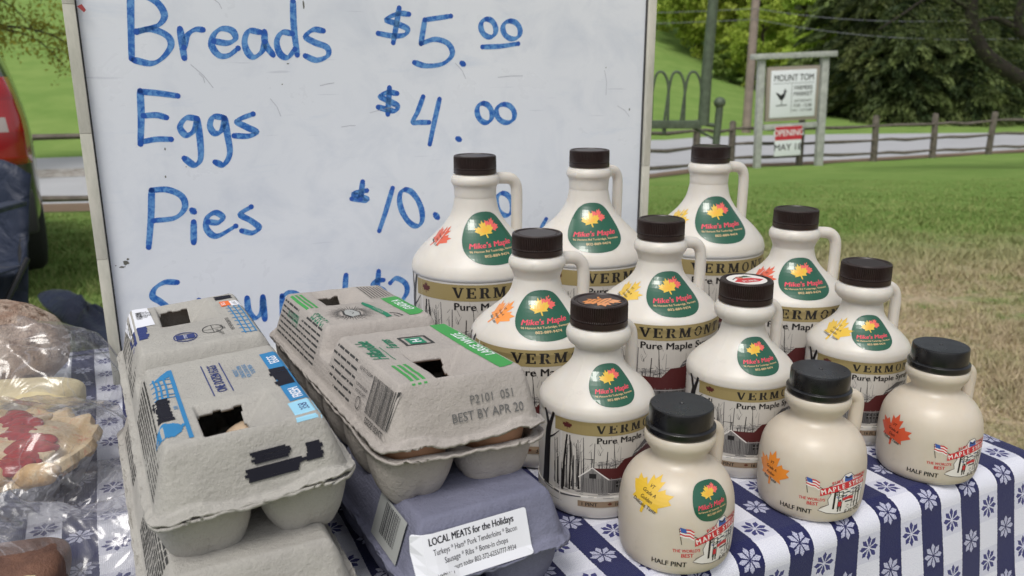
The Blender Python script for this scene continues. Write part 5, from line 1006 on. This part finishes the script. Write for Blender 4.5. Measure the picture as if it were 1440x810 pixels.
bar(p, .0275, .0378, -.111, -.0265, 'ct_blue'); p.text('EGGS', .0355, -.042, .0080, 'ct_white', 1, rot=AW, bold=.03, sx=.72); p.text('FRESH', .0355, -.100, .0078, 'ct_white', 1, rot=AW, bold=.03, sx=.70)
scribble(p, .0270, -.086, .0400, -.058, 'ct_black', 8, 3); bar(p, .0255, .0388, -.133, -.113, 'ct_cyan', 2); p.text('358', .0345, -.1215, .0068, 'ct_navy', 3, rot=AW, sx=.9, bold=.02)
# back half
p.poly([(-.0440, .134), (-.0262, .134), (-.0240, .083), (-.0415, .080)], 'ct_white', 2)
for i, s in enumerate(['LG BROWN', 'FARM FRESH', 'KEEP COOL', 'SELL BY']): p.text(s, -.0325+i*.0026, .110, .0036, 'ct_ink', 3, rot=AW, bold=.01, sx=.9)
for i in range(12): p.line([(-.0345, .100+.0016*i), (-.0310, .100+.0016*i)], .0007, 'ct_black', 3)
p.text('325', -.0400, .107, .0050, 'ct_ink', 3, rot=AW, bold=.01)
scribble(p, -.0415, .049, -.0305, .082, 'ct_navy', 12, 1); 
def ring(p, cx, cy, r1, r0, m, lay, n=24): vs = []; [vs.extend([(cx+r1*math.cos(2*PI*i/n), cy+r1*1.35*math.sin(2*PI*i/n)), (cx+r0*math.cos(2*PI*i/n), cy+r0*1.35*math.sin(2*PI*i/n))]) for i in range(n)]; p.add(vs, [(2*i, (2*i+2) % (2*n), (2*i+3) % (2*n), 2*i+1) for i in range(n)], m, lay)
ring(p, -.0085, .040, .0078, .0070, 'ct_navy', 1); ring(p, -.0085, .040, .0062, .0058, 'ct_navy', 1); bar(p, -.0145, -.0025, .035, .045, 'ct_navy', 2); p.text('CERTIFIED', -.0075, .040, .0030, 'ct_white', 3, rot=AW+.0, sx=.6)
for k_ in range(12): a = 2*PI*k_/12; p.line([(-.0085+.0064*math.cos(a), .040+.0087*math.sin(a)), (-.0085+.0069*math.cos(a), .040+.0093*math.sin(a))], .0005, 'ct_navy', 1)
ring(p, .0100, .046, .0070, .0064, 'ct_ink', 1); p.line([(.003, .046), (.017, .046)], .0005, 'ct_ink', 1); p.line([(.010, .037), (.010, .055)], .0005, 'ct_ink', 1)
for i in range(5): p.text('GRADE A'[:6-i % 2], .0155+i*.0009-.002*(i % 3), .032+.004*i, .0026, 'ct_ink', 1, rot=AW, sx=.8)
p.text('KEEP REFRIGERATED', .0235, .050, .0036, 'ct_ink', 1, rot=AW, bold=.01, sx=.95)
bar(p, .0390, .0412, .020, .142, 'ct_blue')
for x in (.0285, .0320, .0355): p.line([(x, .022), (x+.0003, .060), (x, .098)], .0009, 'ct_blue', 1)
for k_ in range(9): y = .024+.009*k_; p.line([(.0262, y+.002), (.033, y-.001), (.0395, y+.001)], .0012, 'ct_blue', 1.2)
p.poly([(.0245, .138), (.0300, .142), (.0330, .137), (.0310, .133), (.0255, .134)], 'ct_blue', 1); p.line([(.023, .132), (.035, .131)], .0012, 'ct_ink', 1); scribble(p, .0225, .115, .0350, .125, 'ct_black', 14, 3, jit=.2)
bar(p, .0240, .0310, .096, .109, 'ct_orange', 3); bar(p, .0310, .0385, .093, .107, 'ct_white', 3.4); p.text('EGG', .0275, .1025, .004, 'ct_white', 4, rot=AW, bold=.02); p.text('LAND', .0350, .100, .0036, 'ct_ink', 4, rot=AW)
topo = lambda c, sd_: (lambda x, y, o: c.top(sd_)(x, y, o+1.6e-4))
p.build('lid_print', topo(cA, 3), lidA, step=.003, stepy=.003, lay=5e-5)
p = Print(); scribble(p, -.0005, .0165, .0195, .0225, 'ct_black', 21, 1, jit=.18); scribble(p, -.0045, .0085, .0235, .0150, 'ct_black', 22, 1, jit=.2); scribble(p, .0265, .0120, .0355, .0205, 'ct_black', 23, 1, jit=.25); p.line([(.020, .0125), (.026, .0135), (.033, .0125)], .0022, 'ct_black', 1.5, .001)
p.build('front_scribble', lambda x, y, o: cA.wallpt('y', -1, x, y, o+8e-4), lidA, step=.006, stepy=.005)
hatch(cA, -1, -.128, -.02, lidA, rows=8, seed=6); hatch(cA, -1, .022, .125, lidA, rows=8, seed=7)
# ---- top right carton (lid slightly raised at the front right: eggs show in the gap)
cB = Carton(.108, .276, [(-.0155, .0240, -.121, -.069), (-.0215, .0155, .071, .117)], -.002)
tB, lidB, bB = carton('egg_carton', 'green printed egg carton topping the right stack, eggs showing through its gaping lid', cB, RP, RD, .0935, 'pulp_warm', (.0034, -1.6, -1.7), seed=5, roll=3.6, group='stacked pulp egg cartons')
p = Print()
def roundbar(p, x0, x1, y0, y1, m, lay, end):
    r = (x1-x0)*.8; pts = [(x0, y1), (x0, y0)]
    pts += [(x1-r+r*math.sin(R(a)), y0+r-r*math.cos(R(a))) for a in (0, 30, 60, 90)] if end else [(x1, y0)]
    p.poly(pts+[(x1, y1)], m, lay)
roundbar(p, .0250, .0400, -.1215, -.018, 'ct_green', 0, True); p.text('LARGE WHITE', .0355, -.070, .0095, 'ct_white', 1, rot=AW, bold=.015, sx=.88, shear=.1)
for i in range(3): bar(p, -.0310+i*.0036, -.0290+i*.0036, -.1235, -.0900, 'ct_green', 0)
p.text('Hillandale', -.0270, -.0560, .0135, 'ct_dkgreen', 1, rot=AW, bold=.02, sx=.78, shear=.35); p.text('Farms', -.0125, -.0470, .0110, 'ct_dkgreen', 1, rot=AW, bold=.02, sx=.72, shear=.35); p.line([(-.0240, -.080), (-.0245, -.052)], .0006, 'ct_dkgreen', 1)
bar(p, -.0055, .0115, -.0550, -.0535, 'ct_ink', 1); bar(p, -.0055, .0115, -.0385, -.0370, 'ct_ink', 1); bar(p, -.0070, -.0050, -.055, -.037, 'ct_ink', 1); bar(p, .0110, .0130, -.055, -.037, 'ct_ink', 1); bar(p, -.0030, .0085, -.0525, -.0400, 'ct_dkgreen', 1); p.text('H', .0062, -.0462, .0095, 'ct_white', 2, rot=AW, bold=.03)
# back half
roundbar(p, .0235, .0385, .0150, .0770, 'ct_green', 0, True); p.text('GRADE A', .0343, .0480, .0100, 'ct_white', 1, rot=AW, bold=.015, sx=.85, shear=.1)
for i in range(3): bar(p, -.0390+i*.0036, -.0370+i*.0036, .0650, .1140, 'ct_green', 0)
p.text('hillandalefarms.com', -.0425, .0880, .0040, 'ct_dkgreen', 1, rot=AW, sx=.95); p.text('12 EGGS', -.0345, .0360, .0088, 'ct_dkgreen', 1, rot=AW, bold=.01, sx=.92)
cx, cy = -.0125, .0400
for k_ in range(48):
    a = 2*PI*k_/48; r0, r1 = .0085+.0012*(k_ % 2), .0165+.0028*((k_*7) % 3)/2; p.line([(cx+r0*math.cos(a), cy+r0*1.1*math.sin(a)), (cx+r1*math.cos(a), cy+r1*1.1*math.sin(a))], .0007, 'ct_ink', 1, .0002)
p.poly([(cx-.0030, cy-.011), (cx+.004, cy-.008), (cx+.0055, cy), (cx+.003, cy+.009), (cx-.001, cy+.011), (cx-.0045, cy+.004), (cx-.0050, cy-.004)], 'ct_grey', 2); p.line([(cx+.004, cy-.010), (cx+.0065, cy), (cx+.003, cy+.011)], .0009, 'ct_ink', 3); p.line([(cx-.003, cy-.012), (cx-.0060, cy-.002), (cx-.004, cy+.008)], .0016, 'ct_ink', 3); p.line([(cx, cy-.003), (cx+.002, cy+.001), (cx, cy+.004)], .0006, 'ct_ink', 3)
p.poly([(.0030, .064), (.0060, .069), (.0085, .060), (.0110, .045), (.0120, .030), (.0110, .018), (.0060, .016), (.0070, .024), (.0060, .036), (.0045, .050)], 'ct_dkgreen', 2); p.text('FRESH EGGS', .0102, .041, .0042, 'ct_grey', 3, rot=AW, sx=.85); p.line([(.0135, .030), (.0175, .024), (.0185, .016), (.0150, .014), (.0140, .022)], .0010, 'ct_ink', 2)
for i in range(7): p.line([(.0180+i*.0025, .0815), (.0180+i*.0025, .119-.001*i)], .0008, 'ct_ink', 1)
p.line([(.0165, .080), (.0355, .080), (.0355, .121)], .0005, 'ct_ink', 1)
p.build('lid_print', topo(cB, 5), lidB, step=.003, stepy=.003, lay=5e-5)
p = Print(); p.text('P2101  051', .0160, .0180, .0068, 'ct_stamp', 0, sx=.95, rot=.02); p.text('BEST BY APR 20', .0125, .0095, .0072, 'ct_stamp', 0, sx=.93, rot=.02, bold=.005)
p.build('date_stamp', lambda x, y, o: cB.wallpt('y', -1, x, y, o+8e-4), lidB, step=.005, stepy=.005)
p = Print(); rd = random.Random(8); y = -.1265; 
while y < -.092: w_ = rd.choice([.0004, .0007, .0011]); p.rect(y, .0085, y+w_, .0300, 'ct_ink', 1); y += w_+rd.choice([.0005, .0007, .0010])
p.text('77438 55503', -.109, .0035, .0052, 'ct_ink', 1, bold=.01, sx=1.05); p.text('PRODUCT OF USA', -.0785, .0275, .0030, 'ct_ink', 1, sx=.9); p.text('PLEASE RECYCLE', -.0785, .0185, .0026, 'ct_ink', 1); p.text('THIS CARTON', -.0785, .0150, .0026, 'ct_ink', 1)
for a in range(0, 360, 30): pass
ringp = [(-.0785+.0035*math.cos(2*PI*i/14), .0100+.0035*math.sin(2*PI*i/14)) for i in range(15)]; p.line(ringp, .0006, 'ct_ink', 1)
p.build('barcode', lambda x, y, o: cB.wallpt('x', -1, x, y, o+8e-4), lidB, step=.02)
hatch(cB, -1, -.063, -.012, lidB, rows=6, seed=16); hatch(cB, -1, .018, .120, lidB, rows=7, seed=17)
egg(tA, cA, 1, -3, 'egg_pale', 'brown egg seen through the front opening of the blue printed carton', dx=-.0190, dz=.0030, dy=.014, lie=True)
egg(tA, cA, -1, 1, 'egg_brown', 'brown egg seen at the left of the rear opening of the blue printed carton', dx=.009, dy=.020, dz=.003, lie=True); egg(tA, cA, -1, 2, 'egg_brown', 'brown egg deeper in the rear opening of the blue printed carton')
egg(tB, cB, -1, -3, 'egg_brown', 'brown egg showing in the left half of the gap under the green printed lid', dz=.0045, dy=-.0045); egg(tB, cB, 1, -3, 'egg_brown', 'brown egg showing in the right half of the gap under the green printed lid', dz=.0075, dy=-.0045)
egg(tB, cB, 1, -2, 'egg_brown', 'brown egg seen at the right of the front opening of the green printed carton', dz=.003, dx=-.0185, dy=-.018, lie=True); egg(tB, cB, 1, 1, 'egg_cream', 'cream egg seen in the rear opening of the green printed carton', dx=-.030, dy=.022, dz=.003, lie=True)
# ---------------------------------------------------------------- BAGGED BAKES at the left
def film_mat():
    m = bpy.data.materials.new('plastic_film'); m.use_nodes = True; t = m.node_tree; t.nodes.clear(); g = NG(m); out = g.n('ShaderNodeOutputMaterial')
    tr = g.n('ShaderNodeBsdfTransparent'); tr.inputs[0].default_value = (.985, .985, .985, 1); gl = g.n('ShaderNodeBsdfGlossy'); gl.inputs['Roughness'].default_value = .15; df = g.n('ShaderNodeBsdfDiffuse'); df.inputs[0].default_value = (.62, .62, .66, 1)
    lw = g.n('ShaderNodeLayerWeight'); lw.inputs[0].default_value = .28; tc = g.n('ShaderNodeTexCoord'); n = g.noise(tc.outputs['Object'], 15, 2, .5, 2.2); n2 = g.noise(tc.outputs['Object'], 48, 2, .5, 1.5)
    rid = g.math('ABSOLUTE', g.math('SUBTRACT', n, .5)); rid2 = g.math('ABSOLUTE', g.math('SUBTRACT', n2, .5)); h = g.math('ADD', g.math('MULTIPLY', rid, -1.6), g.math('MULTIPLY', rid2, -.12)); bp = g.n('ShaderNodeBump'); bp.inputs['Strength'].default_value = .8; bp.inputs['Distance'].default_value = .005; g.l.new(h, bp.inputs['Height'])
    for q in (gl, df): g.l.new(bp.outputs[0], q.inputs['Normal'])
    g.l.new(bp.outputs[0], lw.inputs['Normal'])
    m1 = g.n('ShaderNodeMixShader'); g.l.new(g.math('ADD', g.math('MULTIPLY', lw.outputs['Fresnel'], .42), .045), m1.inputs[0]); g.l.new(tr.outputs[0], m1.inputs[1]); g.l.new(gl.outputs[0], m1.inputs[2])
    m2 = g.n('ShaderNodeMixShader'); g.l.new(g.ramp(rid, .022, 0, .075, .26), m2.inputs[0]); g.l.new(m1.outputs[0], m2.inputs[1]); g.l.new(df.outputs[0], m2.inputs[2]); g.l.new(m2.outputs[0], out.inputs[0]); MATS['plastic_film'] = m
film_mat()
def bump_mat(name, c1, c2, rough, sc, bs, dist=.004, c3=None):
    m, g, b = newmat(name, rough); tc = g.n('ShaderNodeTexCoord'); O_ = tc.outputs['Object']; n = g.noise(O_, sc, 6, .7, .4); c = g.mix(g.ramp(n, .38, .62), c1, c2)
    if c3: c = g.mix(g.ramp(g.noise(O_, sc*2.3, 5, .7), .55, .66), c, c3)
    g.l.new(c, b.inputs['Base Color']); bp = g.n('ShaderNodeBump'); bp.inputs['Strength'].default_value = .9; bp.inputs['Distance'].default_value = dist; g.l.new(g.noise(O_, bs, 6, .7), bp.inputs['Height']); g.l.new(bp.outputs[0], b.inputs['Normal'])
bump_mat('crust_dark', (.27, .17, .12), (.50, .40, .33), .8, 30, 45, .012, (.11, .06, .035)); bump_mat('crumb_pale', (.62, .54, .34), (.52, .43, .25), .85, 18, 90, .002); bump_mat('pie_crust', (.62, .43, .22), (.50, .30, .12), .7, 26, 60, .003, (.64, .52, .34)); bump_mat('pie_crust_pale', (.66, .55, .38), (.54, .38, .21), .75, 38, 70, .005, (.60, .30, .20)); bump_mat('cherry', (.36, .018, .015), (.20, .008, .01), .18, 40, 40, .001); bump_mat('cake_dark', (.10, .045, .03), (.17, .08, .05), .7, 40, 90, .003)
mat('foil', (.55, .55, .56), .3, metal=1, bump=.5, bscale=60)
def blob(n, c, rx, ry, rz, mt, parent=None, rot=0, e=2.6, amp=.08, fr=9, seed=0, nu=72, nv=36, zmin=None, pinch=None, full=False):
    vs = []; cr, sr = math.cos(rot), math.sin(rot)
    for i in range(nv+1):
        ph = PI*i/nv-PI/2
        for k_ in range(nu):
            th = 2*PI*k_/nu; f = lambda v, p: math.copysign(abs(v)**p, v); x = rx*f(math.cos(ph), 2/e)*f(math.cos(th), 2/e); y = ry*f(math.cos(ph), 2/e)*f(math.sin(th), 2/e); z = rz*f(math.sin(ph), 2/e)
            nn = noise.noise(Vector((x*fr/rx*.12+seed, y*fr/ry*.12, z*fr/rz*.1)))+(.55*(1-2*abs(noise.noise(Vector((x*60+seed, y*60, z*60))))) if mt != 'plastic_film' else .9*(1-2.6*abs(noise.noise(Vector((x*11+seed+z*6, y*38, z*38))))))
            s = 1+amp*nn; x, y, z = x*s, y*s, z*s
            if pinch: x, y, z = pinch(x, y, z)
            X_, Y_ = x*cr-y*sr, x*sr+y*cr
            if zmin is not None: z = max(z, zmin)
            vs.append((X_, Y_, z))
    fs = [(i*nu+k_, i*nu+(k_+1) % nu, (i+1)*nu+(k_+1) % nu, (i+1)*nu+k_) for i in range(nv) for k_ in range(nu)]
    b = MB(); b.add(vs, fs); o = b.build(n, MATS[mt], parent); o.location = c; return o
def drape(n, parent, x0, x1, Hf, Wf, seed=0, nx=150, ny=90, amp=.0035, sharp=1.5, c0=0):
    # film laid over its contents: a tent with long creases, open underneath
    X = np.linspace(x0, x1, nx); P = np.empty((nx, ny, 3))
    for i, x in enumerate(X.tolist()):
        f_ = (x-x0)/(x1-x0); e = min(1, max(0, (1-f_)/.10))**.5*min(1, f_/.10+.0)**.5; W_ = Wf(f_)*(.35+.65*e); H_ = Hf(f_)*e
        for j in range(ny):
            v = -1+2*j/(ny-1); q = abs(v)**sharp; z = H_*(1-q)**.72 if q < 1 else 0; y = v*W_+c0*f_
            r1 = 1-3.0*abs(noise.noise(Vector((x*9+seed, y*30+x*12, seed)))); r2 = 1-3.0*abs(noise.noise(Vector((x*26-y*18+seed, y*22, seed+3)))); k_ = min(1, z/.02)
            P[i, j] = (x+.004*r2*k_, y+.004*r1*k_*v, max(.001, z+k_*(amp*r1+amp*.6*r2)))
    o = bpy.data.objects.new(n, np_mesh(n, P.reshape(-1, 3), grid_faces(nx, ny), MATS['plastic_film'])); return link(o, parent)
def bag_bread():
    c = Vector((-.50, .715, TZ+.001)); t = thing('bagged_bread', 'dark crusted loaf and a pale slab wrapped together in a clear plastic bag', 'bagged bread', c, R(4))
    blob('loaf', (-.010, .012, .050), .085, .046, .045, 'crust_dark', t, .1, 2.3, .05, 8, 3); blob('loaf', (-.075, -.045, .028), .045, .026, .026, 'crust_dark', t, .3, 2.3, .08, 8, 6); blob('pale_slab', (.052, -.042, .018), .058, .028, .016, 'crumb_pale', t, .1, 3.2, .03, 6, 8)
    drape('plastic_bag', t, -.16, .128, lambda f: .122-.066*max(0, f-.25)/.75, lambda f: .088-.018*f, 17, c0=.0, amp=.0030)
bag_bread()
def bag_pie():
    c = at_z(-4, 652, TZ+.02); c.z = TZ; t = thing('bagged_pie', 'round cherry pie with a golden crust in a clear plastic bag', 'bagged pie', c, 0)
    b = MB(); b.lathe([(0, .002), (.062, .002), (.078, .022), (.082, .024), (.083, .022), (.066, .0), (0, 0)], 48); b.build('foil_tin', MATS['foil'], t)
    prof = [(0, .034), (.03, .036), (.055, .032), (.066, .026), (.070, .025), (.075, .030), (.081, .030), (.084, .025), (.082, .021), (.07, .018)]; vs = []; seg = 96
    for (r, z) in prof:
        for k_ in range(seg): a = 2*PI*k_/seg; w_ = (1+.035*math.sin(a*16))*(1 if r > .068 else 1); q = .002*noise.noise(Vector((r*60*math.cos(a), r*60*math.sin(a), 2))); vs.append((r*(w_ if r > .072 else 1)*math.cos(a), r*(w_ if r > .072 else 1)*math.sin(a), z+q+(.0015*math.sin(a*16) if r > .072 else 0)))
    b = MB(); b.add(vs, [(i*seg+k_, i*seg+(k_+1) % seg, (i+1)*seg+(k_+1) % seg, (i+1)*seg+k_) for i in range(len(prof)-1) for k_ in range(seg)]); b.build('crust', MATS['pie_crust_pale'], t)
    rq = random.Random(5)
    for i in range(20):
        f_ = i/19; px = 24+26*math.sin(f_*2.2)+rq.uniform(-14, 14); py = 590+82*f_; r = rq.uniform(.007, .013); q = at_z(px, py, TZ+.034)-c; blob('cherry_filling', (q.x, q.y, .0335), r*1.3, r, .0042, 'cherry', t, rq.uniform(0, 3), 2, .30, 9, px, 28, 16)
    for i in range(16):
        q = at_z(rq.uniform(-40, 70), rq.uniform(590, 700), TZ+.034)-c
        if math.hypot(q.x, q.y) < .075: blob('crust_flake', (q.x, q.y, .0325), rq.uniform(.008, .018), rq.uniform(.006, .012), .0035, 'pie_crust_pale', t, rq.uniform(0, 3), 2.2, .3, 9, i, 24, 12)
    for (px, py) in [(18, 672), (42, 676), (-4, 690), (66, 684)]:
        q = at_z(px, py, TZ+.03)-c; blob('crust_flake', (q.x, q.y, .030), .016, .010, .006, 'pie_crust', t, random.uniform(0, 3), 2.2, .25, 9, px, 28, 16)
    drape('plastic_bag', t, -.105, .108, lambda f: .050, lambda f: .112*math.sqrt(max(.05, 1-((f-.5)/.56)**2)), 31, amp=.0028, sharp=2.6)
    for ch in t.children: ch.scale = (.84, .84, 1.15); ch.location = (ch.location.x*.84, ch.location.y*.84, ch.location.z*1.15)
    q = at_z(58, 712, TZ)-c; tl = drape('bag_tail', t, -.075, .085, lambda f: .024-.008*f, lambda f: .036, 44, 110, 60, .0045, 2.0); tl.location = (q.x-.01, q.y, .0); tl.rotation_euler = (0, 0, .42)
bag_pie()
def bag_small():
    c = at_z(92, 790, TZ); t = thing('bagged_brownie', 'dark brown cake slice in a crumpled clear plastic bag at the front left corner', 'bagged cake', c, 0)
    q = at_z(14, 800, TZ+.02)-c; blob('cake', (q.x, q.y, .016), .030, .024, .013, 'cake_dark', t, .3, 3.4, .05, 8, 5)
    q = at_z(52, 800, TZ+.02)-c; blob('cake_filling', (q.x, q.y, .014), .008, .026, .012, 'crumb_pale', t, .2, 3, .1, 8, 9, 30, 16)
    d = drape('plastic_bag', t, -.10, .085, lambda f: .040+.012*math.sin(f*7), lambda f: .046-.008*f, 52, 130, 70, .0055, 1.8); d.rotation_euler = (0, 0, .38)
bag_small()
